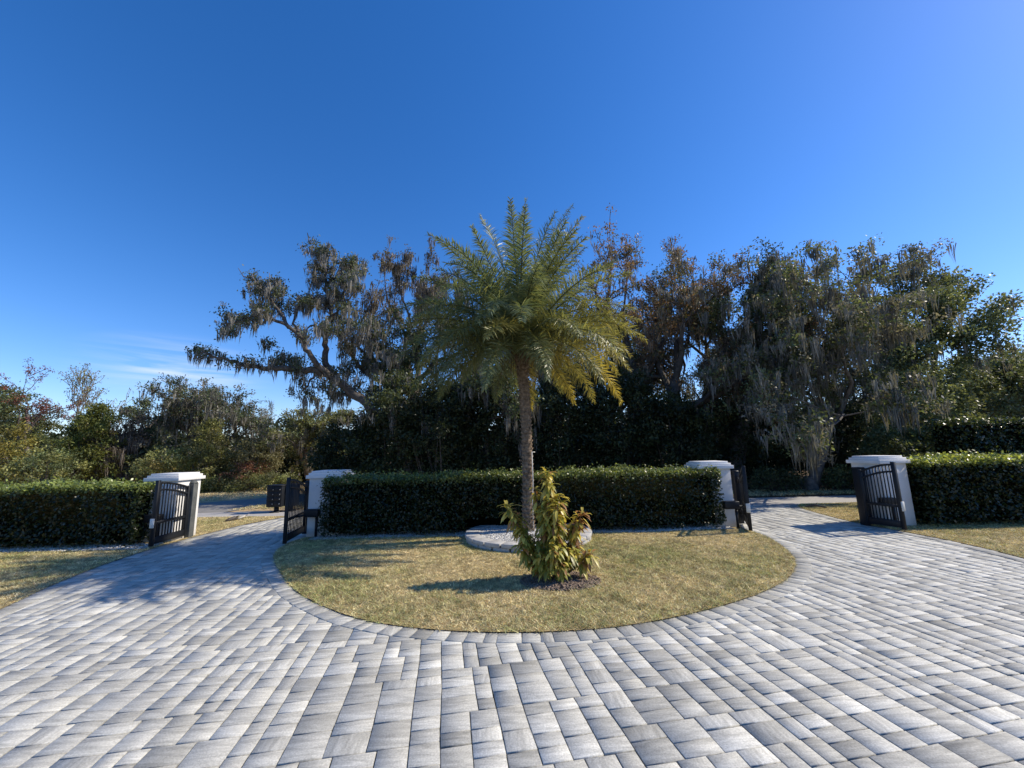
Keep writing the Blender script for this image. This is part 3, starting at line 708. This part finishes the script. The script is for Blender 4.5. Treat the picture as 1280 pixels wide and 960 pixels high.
def frond(az, el, L, droop, tone, yellow, g, twist=0.):
    n = 26; s = np.linspace(0, 1, n); elev = el - droop*s**1.5; azs = az + twist*s
    step = np.stack([np.cos(elev)*np.cos(azs), np.cos(elev)*np.sin(azs), np.sin(elev)], 1)*L/(n-1)
    start = TOP + np.array([math.cos(az)*.1, math.sin(az)*.1, g.uniform(-.12, .22)])
    pts_ = start + np.concatenate([[np.zeros(3)], np.cumsum(step[:-1], 0)])
    T = unit(np.gradient(pts_, axis=0)); side = unit(np.cross(T, np.array([0, 0, 1.]) + 1e-3)); nrm = np.cross(side, T)
    mb = MB(); green = np.array([.115, .155, .085])*tone; yel = np.array([.42, .35, .08])
    mb.tube(pts_, .017*(1-s*.85)+.002, 5, cap=False, c=np.array([.13, .13, .05]))
    m = 150; u = np.linspace(.1, .995, m)
    for sd in (-1, 1):
        uu = np.clip(u + g.normal(0, .004, m), 0, 1); f = uu*(n-1); i = np.minimum(f.astype(int), n-2); w = (f-i)[:, None]
        p = pts_[i]*(1-w) + pts_[i+1]*w; t_ = T[i]; sv = side[i]*sd; nv = nrm[i]
        ln = (.12 + L*.115)*np.clip(np.sin(np.clip(uu*1.02, 0, 1)**.62*math.pi)**.55, .22, 1)*g.uniform(.85, 1.12, m)
        v_ang = g.choice([-.5, .1, .7], m) + g.normal(0, .25, m)            # leaflets stand in several ranks
        fw = (.5 + .5*uu**2)*g.uniform(.7, 1.35, m)
        d = unit(t_*fw[:, None] + sv*np.cos(v_ang)[:, None] + nv*np.sin(v_ang)[:, None])
        wd = .0085; bb = unit(np.cross(d, nv + g.normal(0, .35, (m, 3))))
        sag = np.array([0, 0, -1.])*(ln*g.uniform(.05, .3, m))[:, None]
        p1 = p + d*ln[:, None]*.5 + sag*.1; p2 = p + d*ln[:, None] + sag
        V = np.stack([p - bb*wd*.6, p + bb*wd*.6, p1 - bb*wd, p1 + bb*wd, p2], 1).reshape(-1, 3); k = np.arange(m)[:, None]*5
        y_ = np.clip(yellow + g.normal(0, .12, m) + .25*uu*yellow, 0, 1)[:, None]
        c = (green*(1-y_) + yel*y_)*g.uniform(.75, 1.25, (m, 1))
        mb.add(V, k + np.array([[0, 1, 3, 2]]), np.repeat(c, 5, axis=0)); mb.f.setdefault(3, []).append(k + np.array([[2, 3, 4]]) + mb.n - m*5)
    return mb.build('frond', PALM, palm, PB)
NF = 94
for k in range(NF):
    q_ = k/(NF-1); az = k*2.39996 + g.normal(0, .12)
    el = R(73 - 82*q_**.9) + g.normal(0, .07)
    L = (2.55 + .12*math.sin(q_*3) - .25*q_)*g.uniform(.92, 1.06); droop = (.5 + .8*math.sin(min(1, q_*1.15)*math.pi*.72))*g.uniform(.8, 1.15)
    sunward = math.cos(az)
    yw = np.clip(.03 + .55*q_*max(0, sunward+.05) + (.3 if g.uniform() < .1 else 0), 0, .85)  # sunlight painted as yellow on right-hand fronds, plus some yellow at random
    if q_ > .9 and g.uniform() < .3: yw = .8
    frond(az, el, L, droop, 1.0 + .25*(1-q_), yw, g, g.normal(0, .15))
for px_, py_, L in ((603, 268, 3.3), (655, 262, 3.35), (712, 258, 3.5), (722, 305, 3.1), (592, 320, 2.9), (690, 275, 3.3)):
    d_ = at(px_, py_, 8.0 + g.normal(0, .4)) - TOP; L = np.linalg.norm(d_)
    frond(math.atan2(d_[1], d_[0]), math.asin(d_[2]/L) + .2, L*1.03, .5, 1.15, .03, g)
# hanging flower stalks
for k in range(4):
    a_ = (-.9, 1.2, -2.2, -1.5)[k]; mb = MB(); o_ = np.array([math.cos(a_), math.sin(a_), 0])
    p0 = TOP + o_*.1 + (0, 0, -.2)
    for j in range(16):
        e_ = o_*g.uniform(.2, .4) + g.normal(0, .1, 3); mb.tube([p0, p0 + e_*.8 + (0, 0, .05), p0 + e_ + (0, 0, -.4*g.uniform(.5, 1.2))], [.006, .005, .003], 3, cap=False)
    mb.build('flower_stalk', STEM, palm, PB)

# ------------------------------------------------------------------ drooping shrub on the island
g = np.random.default_rng(91)
sb = np.array([SH[0], SH[1], .02]); shrub = thing('drooping_shrub', 'young shrub with long drooping yellow green and bronze leaves on the island lawn', 'shrub', sb)
CLU = [(683, 590, 0, 1.15, 70), (668, 608, .08, .6, 26), (698, 618, -.1, .9, 46), (688, 605, .05, .8, 34), (634, 632, -.05, 1.0, 52), (646, 646, .0, .9, 40), (727, 642, .05, 1.0, 46), (716, 655, .05, .8, 34), (694, 652, -.2, .9, 46), (676, 640, .1, .9, 40), (684, 628, 0, .8, 34),
       (655, 668, -.1, .9, 44), (650, 682, -.15, .8, 34), (690, 682, -.25, 1.0, 50), (672, 672, -.1, .9, 44), (713, 688, -.1, .9, 44), (736, 692, -.05, .9, 48), (722, 680, .05, .7, 30), (675, 702, -.2, .8, 40), (702, 704, -.2, .8, 36), (664, 700, .0, .7, 30), (690, 665, .15, .9, 40), (705, 668, .1, .8, 34)]
for k in range(16):
    h_ = g.uniform(.1, .75); CLU.append((686 + g.normal(0, 1)*26*(1-h_), 722 - h_*125, g.normal(0, .16), g.uniform(.7, 1), int(g.integers(16, 34))))
st_ = MB(); lf = MB()
for (px_, py_, dy, sc, nl) in CLU:
    c0 = at(px_, py_, SH[1] + dy); hgt = c0[2]
    b0 = sb + np.array([g.normal(0, .02), g.normal(0, .02), 0]); m_ = b0*.5 + c0*.5; m_[0] = b0[0] + (c0[0]-b0[0])*.55; m_[2] = hgt*.45
    st_.tube([b0, m_, c0], [.018, .013, .007], 6, cap=False)
    brown = 1 if px_ > 710 else 0
    n = int(nl*1.7); t = g.uniform(0, 1, n)**1.3; P0 = c0 + (m_-c0)*(t*.75)[:, None] + g.normal(0, .02, (n, 3))
    a_ = g.uniform(0, 6.28, n); el = g.uniform(-.9, .8, n); el = np.where(t < .12, el+.3, el-.1)
    d = np.stack([np.cos(el)*np.cos(a_), np.cos(el)*np.sin(a_), np.sin(el)], 1); L = .145*sc**.5*g.uniform(.65, 1.25, n)
    sd = unit(np.cross(d, np.array([0, 0, 1.]))); w = .021*g.uniform(.8, 1.25, n)[:, None]
    dr = np.array([0, 0, -1.])
    p1 = P0 + d*(L*.4)[:, None] + dr*(L*.05)[:, None]; p2 = P0 + d*(L*.75)[:, None] + dr*(L*.22)[:, None]; p3 = P0 + d*(L*.98)[:, None] + dr*(L*.48)[:, None]
    keel = dr*.006
    V = np.stack([P0, p1 - sd*w, p1 + keel, p1 + sd*w, p2 - sd*w*.85, p2 + keel, p2 + sd*w*.85, p3], 1).reshape(-1, 3); k = np.arange(n)[:, None]*8
    gcol = np.array([.24, .25, .05]); ycol = np.array([.50, .43, .10]); bcol = np.array([.30, .16, .06])
    r_ = g.uniform(0, 1, (n, 1)); pb_ = .10 + .2*brown + (.15 if px_ > 685 and 600 < py_ < 650 else 0)
    c = np.where(r_ < pb_, bcol, np.where(r_ < pb_ + .3 + .25*(hgt > .8), ycol, gcol))*g.uniform(.7, 1.25, (n, 1))
    lf.add(V, np.concatenate([k + np.array([q_]) for q_ in ((1, 2, 5, 4), (2, 3, 6, 5))]), np.repeat(c, 8, axis=0))
    lf.f.setdefault(3, []).append(np.concatenate([k + np.array([q_]) for q_ in ((0, 2, 1), (0, 3, 2), (4, 5, 7), (5, 6, 7))]) + lf.n - n*8)
st_.build('stems', STEM, shrub, sb, smooth=True); lf.build('foliage', SHRUBL, shrub, sb)

# ------------------------------------------------------------------ the leaning oak, limb by limb
def oak():
    g = np.random.default_rng(101); Y0 = 16.0
    def q(cx, cy, dy=0): return at(230 + cx/2.822, 280 + cy/2.822, Y0 + dy)
    limbs = [([(790, 860, .2), (770, 790, .1), (735, 725, 0), (680, 670, 0), (600, 600, 0), (520, 540, 0), (470, 520, -.2), (380, 512, -.4), (310, 510, -.6), (240, 505, -.8), (180, 488, -1), (120, 470, -1.2), (60, 448, -1.3)], .26, .03),
             ([(560, 570, 0), (505, 500, .2), (500, 440, .3), (495, 380, .3), (520, 310, .4), (505, 250, .5), (500, 190, .5), (488, 120, .5), (440, 85, .5)], .15, .025),
             ([(540, 555, 0), (470, 490, -.5), (430, 440, -.8), (400, 385, -1), (340, 345, -1.2), (290, 335, -1.3), (230, 330, -1.4), (150, 355, -1.6)], .12, .025),
             ([(370, 365, -1.1), (330, 300, -1), (290, 250, -1), (240, 195, -.9), (210, 185, -.9)], .07, .02),
             ([(400, 385, -1), (390, 320, -.8), (420, 280, -.6), (460, 260, -.4)], .05, .02),
             ([(510, 300, .4), (560, 245, .7), (600, 175, .8), (610, 140, .8)], .07, .02), ([(500, 230, .5), (550, 170, .3), (590, 150, .2)], .05, .02),
             ([(515, 330, .4), (560, 290, .2), (600, 240, .1)], .05, .02),
             ([(860, 640, 1.5), (790, 600, 1.4), (720, 570, 1.3), (650, 530, 1.2), (595, 475, 1.1), (570, 410, 1), (560, 350, 1)], .15, .03),
             ([(650, 530, 1.2), (640, 460, 1.4), (650, 400, 1.6), (680, 350, 1.7)], .06, .02),
             ([(470, 520, -.2), (440, 560, .3), (410, 600, .6)], .05, .02), ([(600, 600, 0), (560, 600, .8), (500, 590, 1.2)], .06, .02),
             ([(680, 670, 0), (670, 600, .6), (665, 540, .8)], .05, .02), ([(495, 380, .3), (450, 360, 0), (400, 400, -.4)], .05, .02), ([(560, 420, 1), (620, 380, .8), (660, 330, 1)], .05, .02)]
    base = np.array([q(800, 900)[0], Y0 + .2, 0.]); root = thing('live_oak', 'leaning live oak with long mossy limbs reaching left over the far trees', 'tree', base)
    mb = MB(); S = []
    first = True
    for pts_, r0, r1 in limbs:
        P = smooth_open([q(*p_) for p_ in pts_], 4)
        if first: P = np.vstack([base - (0, 0, .1), base*.5 + P[0]*.5, P]); first = False
        P = P + g.normal(0, .03, P.shape); mb.tube(P, np.linspace(r0, r1, len(P)), 8, cap=False)
        m_ = len(P); 
        for i in range(int(m_*.35), m_):
            if g.uniform() < .5:
                d = unit(g.normal(0, 1, 3) + np.array([0, 0, .5])); L = g.uniform(.2, .45); e_ = P[i] + d*L
                mb.tube([P[i], P[i] + d*L*.5, e_], [.022, .016, .008], 4, cap=False)
                S.append(e_)
    CL = [(60,445),(85,455),(45,450),(150,470),(140,480),(165,465),(330,490),(350,480),(380,490),(345,460),(140,310),(165,325),(190,340),(150,365),(160,380),(215,330),(215,190),(240,185),(260,210),(290,220),(320,205),(300,250),(340,240),(330,280),(280,290),(250,320),(290,320),(360,300),(390,285),(410,265),(440,275),(470,265),
          (430,85),(480,90),(490,110),(510,100),(455,145),(470,170),(510,150),(540,130),(590,125),(600,150),(620,170),(590,190),(560,200),(600,220),(480,200),(460,200),(520,230),(550,260),(580,280),(560,300),(520,290),(500,270),(540,330),(500,360),(480,380),(530,380),(580,350),(620,360),(640,390),(660,350),(600,400),(620,430),(590,440),(650,430),(680,420),(560,380),(640,470),(600,490),(660,500),(580,520),
          (400,520),(420,560),(390,600),(440,600),(480,560),(520,540),(540,520),(470,620),(520,600),(560,600),(610,560),(680,540),(700,480),(720,430),(700,390),(740,460),(690,350),(300,420),(330,410),(400,480),(430,500)]
    C = np.array([q(a_, b_, g.normal(0, .7)) for a_, b_ in CL]); S = np.concatenate([np.array(S), C, C])
    mb.build('trunk', BARK, root, base, smooth=True)
    n = 27000; k = g.integers(0, len(S), n); tone = g.uniform(.5, 1.35, len(S))[k][:, None]
    # a few leafless stretches
    bareS = g.uniform(0, 1, len(S)) < .3; bare = bareS[k]
    dv = g.normal(0, 1, (n, 3))*.165; dv[:, 2] *= .75
    mb = MB(); P = (S[k] + dv)[~bare]; leaves(mb, P, .098, (np.array([.085, .105, .055])*tone)[~bare], .55, .4, g=g, jit=.3); mb.build('crown', LEAF, root, base)
    SL = S[~bareS]; T_ = SL[g.integers(0, len(SL), 900)] + g.normal(0, .17, (900, 3))
    mb = MB(); moss_tassels(mb, T_, .55, g, 14, .024, (.24, .23, .21)); mb.build('spanish_moss', MOSS, root, base)
oak()

# ------------------------------------------------------------------ trees behind the hedge (photo left to right)
DG = (.065, .085, .038); MG = (.10, .125, .055); OL = (.16, .165, .06); GR = (.16, .155, .13); RD = (.2, .1, .06); PG = (.16, .19, .10)
wide = dict(angle=(30, 65), first=.35, upw=.06); tall = dict(angle=(16, 40), upw=.2)
bare_ = dict(kids=(2, 4), wob=.25, angle=(25, 55)); aut = dict(kids=(3, 4), wob=.2, angle=(30, 68), first=.3, upw=.07)
tree('mossy_tree', 'thin topped tree hung with grey moss, left behind the palm', 'tree', 19, 525, 310, 462, 600, 545, seed=3, n=6500, size=.11, col=(.13, .12, .09), moss=620, mlen=.6, clump=.32, sk=bare_, rscale=.75, mcol=(.2, .175, .15))
tree('oak_tree', 'dark green bushy oak low behind the left side of the palm', 'tree', 17.5, 560, 392, 480, 640, 570, seed=4, n=20000, size=.14, col=DG, col2=MG, moss=380, mlen=.8, clump=.5, sk=wide)
tree('oak_tree', 'dense dark tree directly behind the palm trunk', 'tree', 19.5, 660, 400, 590, 740, 665, seed=5, n=15000, size=.15, col=DG, col2=MG, moss=250, clump=.55, sk=wide)
tree('autumn_tree', 'tree with sparse rust brown leaves rising right behind the palm crown', 'tree', 18, 775, 292, 715, 845, 790, seed=6, n=12000, size=.11, col=(.18, .115, .06), col2=(.11, .115, .055), moss=220, mlen=.5, clump=.34, sk=aut, rscale=.8, mcol=(.25, .21, .17), lowfill=110, bot=.4)
tree('autumn_tree', 'reddish brown leaved tree with grey moss, second right of the palm', 'tree', 17.5, 855, 300, 785, 935, 845, seed=28, n=18000, size=.11, col=(.18, .115, .07), col2=(.11, .115, .06), moss=420, mlen=.55, clump=.36, sk=aut, rscale=.8, lowfill=120, bot=.4)
tree('mossy_oak', 'mossy oak with crooked trunk and dark green top left of the grey curtained one', 'tree', 16.5, 930, 328, 875, 985, 908, seed=8, n=19000, size=.125, col=DG, col2=MG, moss=650, mlen=.75, clump=.42, sk=wide, rscale=1.0, lowfill=160, bot=.3)
tree('mossy_oak', 'big oak curtained in grey moss over the road between the right hand gates', 'tree', 14.7, 985, 300, 925, 1105, 1012, seed=34, n=26000, size=.12, col=MG, col2=GR, moss=1050, mlen=.7, clump=.45, sk=aut, rscale=.42, lowfill=230, bot=.66, mcol=(.235, .23, .205), bark=MIDBARK)
tree('oak_tree', 'broad leafy green oak right of the moss curtained oak', 'tree', 17.5, 1155, 340, 1068, 1250, 1140, seed=10, n=34000, size=.15, col=MG, col2=PG, moss=170, mlen=.7, clump=.55, sk=wide, lowfill=120, bot=.3)
tree('oak_tree', 'leafy tree at the right edge of the photo above the farther hedge', 'tree', 21, 1262, 388, 1195, 1345, 1270, seed=12, n=18000, size=.17, col=MG, col2=GR, moss=250, clump=.6, sk=wide, lowfill=80, bot=.25)
tree('oak_tree', 'pale mossy round crowned tree standing low under the leaning oak limbs', 'tree', 25, 385, 512, 335, 440, 390, seed=13, n=14000, size=.14, col=OL, col2=MG, moss=380, mlen=.6, clump=.4, sk=wide, lowfill=60, bot=.25)
tree('oak_tree', 'green oak filling the gap between the grey mossy oak and the broad leafy one', 'tree', 20, 1085, 372, 1030, 1140, 1080, seed=63, n=14000, size=.14, col=MG, col2=GR, moss=500, mlen=.8, clump=.5, sk=wide, lowfill=140, bot=.3)
tree('oak_tree', 'dark tree closing the gap behind the two rust brown trees', 'tree', 21, 865, 345, 805, 945, 870, seed=61, n=16000, size=.14, col=DG, col2=GR, moss=420, mlen=.8, clump=.5, sk=wide, lowfill=120, bot=.3)
tree('oak_tree', 'dark tree filling the space right of the palm crown', 'tree', 20.5, 750, 385, 700, 815, 745, seed=62, n=12000, size=.14, col=DG, col2=MG, moss=300, mlen=.8, clump=.5, sk=wide, lowfill=120, bot=.3)
# left treeline
tree('oak_tree', 'green oak at the left edge of the photo', 'tree', 23, 15, 474, -50, 50, 20, seed=14, n=13000, size=.15, col=MG, col2=(.1, .1, .035), clump=.45, sk=wide, lowfill=60, bot=.25)
tree('bare_tree', 'half bare tree with rusty red twigs and a vine wrapped trunk above the left trees', 'tree', 22.5, 68, 458, 34, 92, 58, seed=15, n=1700, size=.1, col=(.16, .065, .055), col2=(.2, .06, .03), clump=.25, sk=dict(kids=(2, 3), wob=.2, first=.6), rscale=1.0)
tree('spire_tree', 'olive green tree with a thin bare spire top, right of the rusty one', 'tree', 22, 112, 458, 92, 140, 108, seed=16, n=1100, size=.1, col=OL, clump=.25, sk=tall, rscale=.5, bark=PBARK)
bush('cedar_tree', 'tall olive yellow cedar below the bare spire', 'tree', 21, 108, 503, 70, 150, seed=17, n=13000, size=.12, col=(.09, .105, .028), col2=(.12, .125, .03), upright=.55, depth=3)
tree('oak_tree', 'dark oak crown in the middle of the left treeline', 'tree', 24, 182, 481, 132, 238, 185, seed=18, n=17000, size=.15, col=DG, col2=PG, moss=220, mlen=.7, clump=.45, sk=wide, lowfill=80, bot=.25)
tree('mossy_oak', 'dark mossy topped oak at the right end of the left treeline', 'tree', 23.5, 262, 477, 222, 318, 268, seed=19, n=13000, size=.14, col=DG, col2=GR, moss=480, mlen=.8, clump=.4, sk=wide, lowfill=70, bot=.25)
tree('pale_tree', 'small pale bare tree far off between the left treeline and the leaning oak', 'tree', 34, 326, 508, 308, 345, 326, seed=20, n=1500, size=.14, col=(.22, .22, .19), clump=.4, sk=bare_, bark=PBARK)
tree('oak_tree', 'brown mossy tree low behind the left pillar', 'tree', 22, 150, 520, 125, 185, 150, seed=22, n=5000, size=.12, col=(.09, .075, .055), moss=420, mlen=.8, clump=.4, sk=wide, mcol=(.2, .175, .15))
bush('wild_shrub', 'yellowing shrub at the left edge above the left hedge', 'shrub', 19.5, 12, 530, -25, 45, seed=24, n=7000, col=(.15, .13, .03), col2=(.09, .1, .03))
bush('wild_shrub', 'dark green shrub rising behind the left hedge near the edge of the photo', 'shrub', 18.5, 52, 560, 25, 85, seed=25, n=5000, col=MG, col2=OL)
bush('cedar_tree', 'olive cedar column behind the far left pillar', 'tree', 20.5, 255, 522, 232, 285, seed=26, n=9000, size=.1, col=(.105, .11, .035), col2=(.13, .125, .05), upright=.5)
bush('wild_shrub', 'olive green shrub left of the olive cedar column', 'shrub', 20, 205, 560, 175, 238, seed=27, n=6000, col=OL, col2=(.12, .1, .03))
bush('wild_shrub', 'round grey olive thicket over the distant road', 'shrub', 21.5, 312, 548, 278, 352, seed=28, n=10000, size=.1, col=(.10, .095, .045), col2=(.12, .115, .06))
bush('wild_shrub', 'dull red leaved shrub in front of the grey olive thicket', 'shrub', 20.8, 302, 575, 284, 326, seed=29, n=3600, size=.09, col=(.13, .06, .04), col2=(.09, .09, .035))
for k, (a0, a1, tp) in enumerate(((240, 290, 596), (280, 330, 598), (325, 372, 590))):
    bush('wild_shrub', ('low green scrub at the edge of the tan verge, left patch', 'low green scrub at the edge of the tan verge, middle patch', 'low green scrub at the edge of the tan verge, right patch')[k], 'shrub', 20.2, (a0+a1)/2, tp, a0, a1, seed=30+k, n=3600, size=.09, col=(.10, .105, .045), col2=(.085, .1, .03), depth=1.6, group='low scrub along the verge')
# understory behind the middle hedge and beside the road
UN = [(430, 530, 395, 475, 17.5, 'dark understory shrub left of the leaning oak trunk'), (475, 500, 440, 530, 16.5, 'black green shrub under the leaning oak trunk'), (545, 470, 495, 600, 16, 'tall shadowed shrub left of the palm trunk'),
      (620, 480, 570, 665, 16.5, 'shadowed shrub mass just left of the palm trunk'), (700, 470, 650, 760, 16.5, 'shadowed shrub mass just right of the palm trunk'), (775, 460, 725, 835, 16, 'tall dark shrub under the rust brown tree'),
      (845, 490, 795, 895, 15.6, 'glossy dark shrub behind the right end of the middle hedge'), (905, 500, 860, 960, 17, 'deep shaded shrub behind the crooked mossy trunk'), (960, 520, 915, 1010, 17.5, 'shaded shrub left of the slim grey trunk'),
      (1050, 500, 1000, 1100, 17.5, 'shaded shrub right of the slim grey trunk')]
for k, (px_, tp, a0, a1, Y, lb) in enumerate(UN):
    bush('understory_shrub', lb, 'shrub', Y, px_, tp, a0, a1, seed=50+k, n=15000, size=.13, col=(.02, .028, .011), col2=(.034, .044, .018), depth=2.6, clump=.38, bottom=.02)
bush('wild_shrub', 'sunlit pale green shrub above the right hand hedge', 'shrub', 14.6, 1165, 452, 1100, 1235, seed=70, n=20000, size=.1, col=(.09, .105, .045), col2=(.12, .14, .065), depth=2.4, bottom=.02)
bush('wild_shrub', 'glossy green shrub directly above the far right pillar', 'shrub', 13.9, 1130, 535, 1085, 1190, seed=71, n=11000, size=.1, col=(.055, .07, .03), col2=(.09, .11, .05), depth=1.6)
bush('wild_shrub', 'green shrub above the left end of the farther hedge', 'shrub', 15.5, 1235, 470, 1195, 1300, seed=72, n=11000, size=.11, col=(.07, .085, .04), depth=2, bottom=.02)
bush('wild_shrub', 'low leafy scrub at the road edge right of the slim grey trunk', 'shrub', 14.6, 1045, 585, 1018, 1080, seed=73, n=2600, size=.09, col=(.06, .075, .03), depth=1)
bush('wild_shrub', 'low leafy scrub at the road edge left of the slim grey trunk', 'shrub', 14.8, 968, 588, 935, 1000, seed=74, n=2600, size=.09, col=(.05, .06, .026), depth=1)
# the wood behind, which reads as one mass
g = np.random.default_rng(200)
mb = MB(); n = 90000
x = g.uniform(-46, 46, n); y = 27 + g.uniform(0, 7, n); hh = 4.4 + .8*np.sin(x*.7) + .6*np.sin(x*1.9 + 1) + .5*np.sin(x*4.1)
hh = np.where(x < -11, hh*.72, hh)
z = hh*g.uniform(0, 1, n)**.75
leaves(mb, np.stack([x, y, z], 1), .34, (np.array([.03, .042, .018])*g.uniform(.6, 1.3, (n, 1))), .6, .2, g=g)
tag(mb.build('far_wood', LEAF), 'dark wood closing the view behind the separate trees', 'wood', kind='stuff')

# ------------------------------------------------------------------ sky and sun
SAZ, SEL = R(8), R(39)      # sun: to the right, slightly ahead
sd = Vector((math.cos(SAZ)*math.cos(SEL), math.sin(SAZ)*math.cos(SEL), math.sin(SEL)))
sl = bpy.data.lights.new('sun', 'SUN'); sl.energy = 5.9; sl.angle = R(.5); sl.color = (1, .9, .75)
so = bpy.data.objects.new('sun', sl); COL.objects.link(so); so.rotation_euler = sd.to_track_quat('Z', 'Y').to_euler()
w = bpy.data.worlds.new('World'); scene.world = w; w.use_nodes = True; nt = w.node_tree
bg = nt.nodes['Background']; sky = nt.nodes.new('ShaderNodeTexSky'); sky.sky_type = 'NISHITA'; sky.sun_disc = False
sky.sun_elevation = SEL; sky.sun_rotation = R(90) - SAZ; sky.air_density = 1.0; sky.dust_density = .25; sky.ozone_density = 3.0; sky.altitude = 0
tc = nt.nodes.new('ShaderNodeTexCoord')
# thin cirrus low on the left
def dirv(px_, py_): d = at(px_, py_, 1.) - np.array([0, 0, CAMH]); return d/np.linalg.norm(d)
cd = dirv(225, 462)
sepd = nt.nodes.new('ShaderNodeVectorMath'); sepd.operation = 'SUBTRACT'; nt.links.new(tc.outputs['Generated'], sepd.inputs[0]); sepd.inputs[1].default_value = cd
scl = nt.nodes.new('ShaderNodeVectorMath'); scl.operation = 'MULTIPLY'; scl.inputs[1].default_value = (5.5, 5.5, 13.); nt.links.new(sepd.outputs[0], scl.inputs[0])
ln = nt.nodes.new('ShaderNodeVectorMath'); ln.operation = 'LENGTH'; nt.links.new(scl.outputs[0], ln.inputs[0])
mr = nt.nodes.new('ShaderNodeMapRange'); mr.inputs[1].default_value = 0; mr.inputs[2].default_value = 1.0; mr.inputs[3].default_value = 1; mr.inputs[4].default_value = 0; mr.interpolation_type = 'SMOOTHSTEP'
nt.links.new(ln.outputs['Value'], mr.inputs[0])
mpn = nt.nodes.new('ShaderNodeMapping'); mpn.inputs['Scale'].default_value = (3, 3, 34); mpn.inputs['Rotation'].default_value = (0, R(6), 0); nt.links.new(tc.outputs['Generated'], mpn.inputs['Vector'])
cn = noise(nt, 1.6, 7, .55, mpn.outputs[0]); cn.inputs['Distortion'].default_value = .6
cr = ramp(nt, cn.outputs['Fac'], [(.40, (0, 0, 0)), (.74, (.9, .9, .9))])
mm = nt.nodes.new('ShaderNodeMath'); mm.operation = 'MULTIPLY'; nt.links.new(cr.outputs[0], mm.inputs[0]); nt.links.new(mr.outputs[0], mm.inputs[1])
hsv = nt.nodes.new('ShaderNodeHueSaturation'); hsv.inputs['Saturation'].default_value = 1.32; hsv.inputs['Value'].default_value = 1.38
nt.links.new(sky.outputs[0], hsv.inputs['Color'])
tint = mixc(nt, hsv.outputs[0], (1.0, .965, 1.17), 1.0, 'MULTIPLY')
nt.links.new(mixc(nt, tint, (6.6, 7.6, 9.0), mm.outputs[0]), bg.inputs['Color'])
bg.inputs['Strength'].default_value = .12

scene.view_settings.view_transform = 'Standard'; scene.view_settings.look = 'None'; scene.view_settings.exposure = 0
scene.cycles.max_bounces = 6; scene.cycles.diffuse_bounces = 3; scene.cycles.transmission_bounces = 4
scene.cycles.use_denoising = True
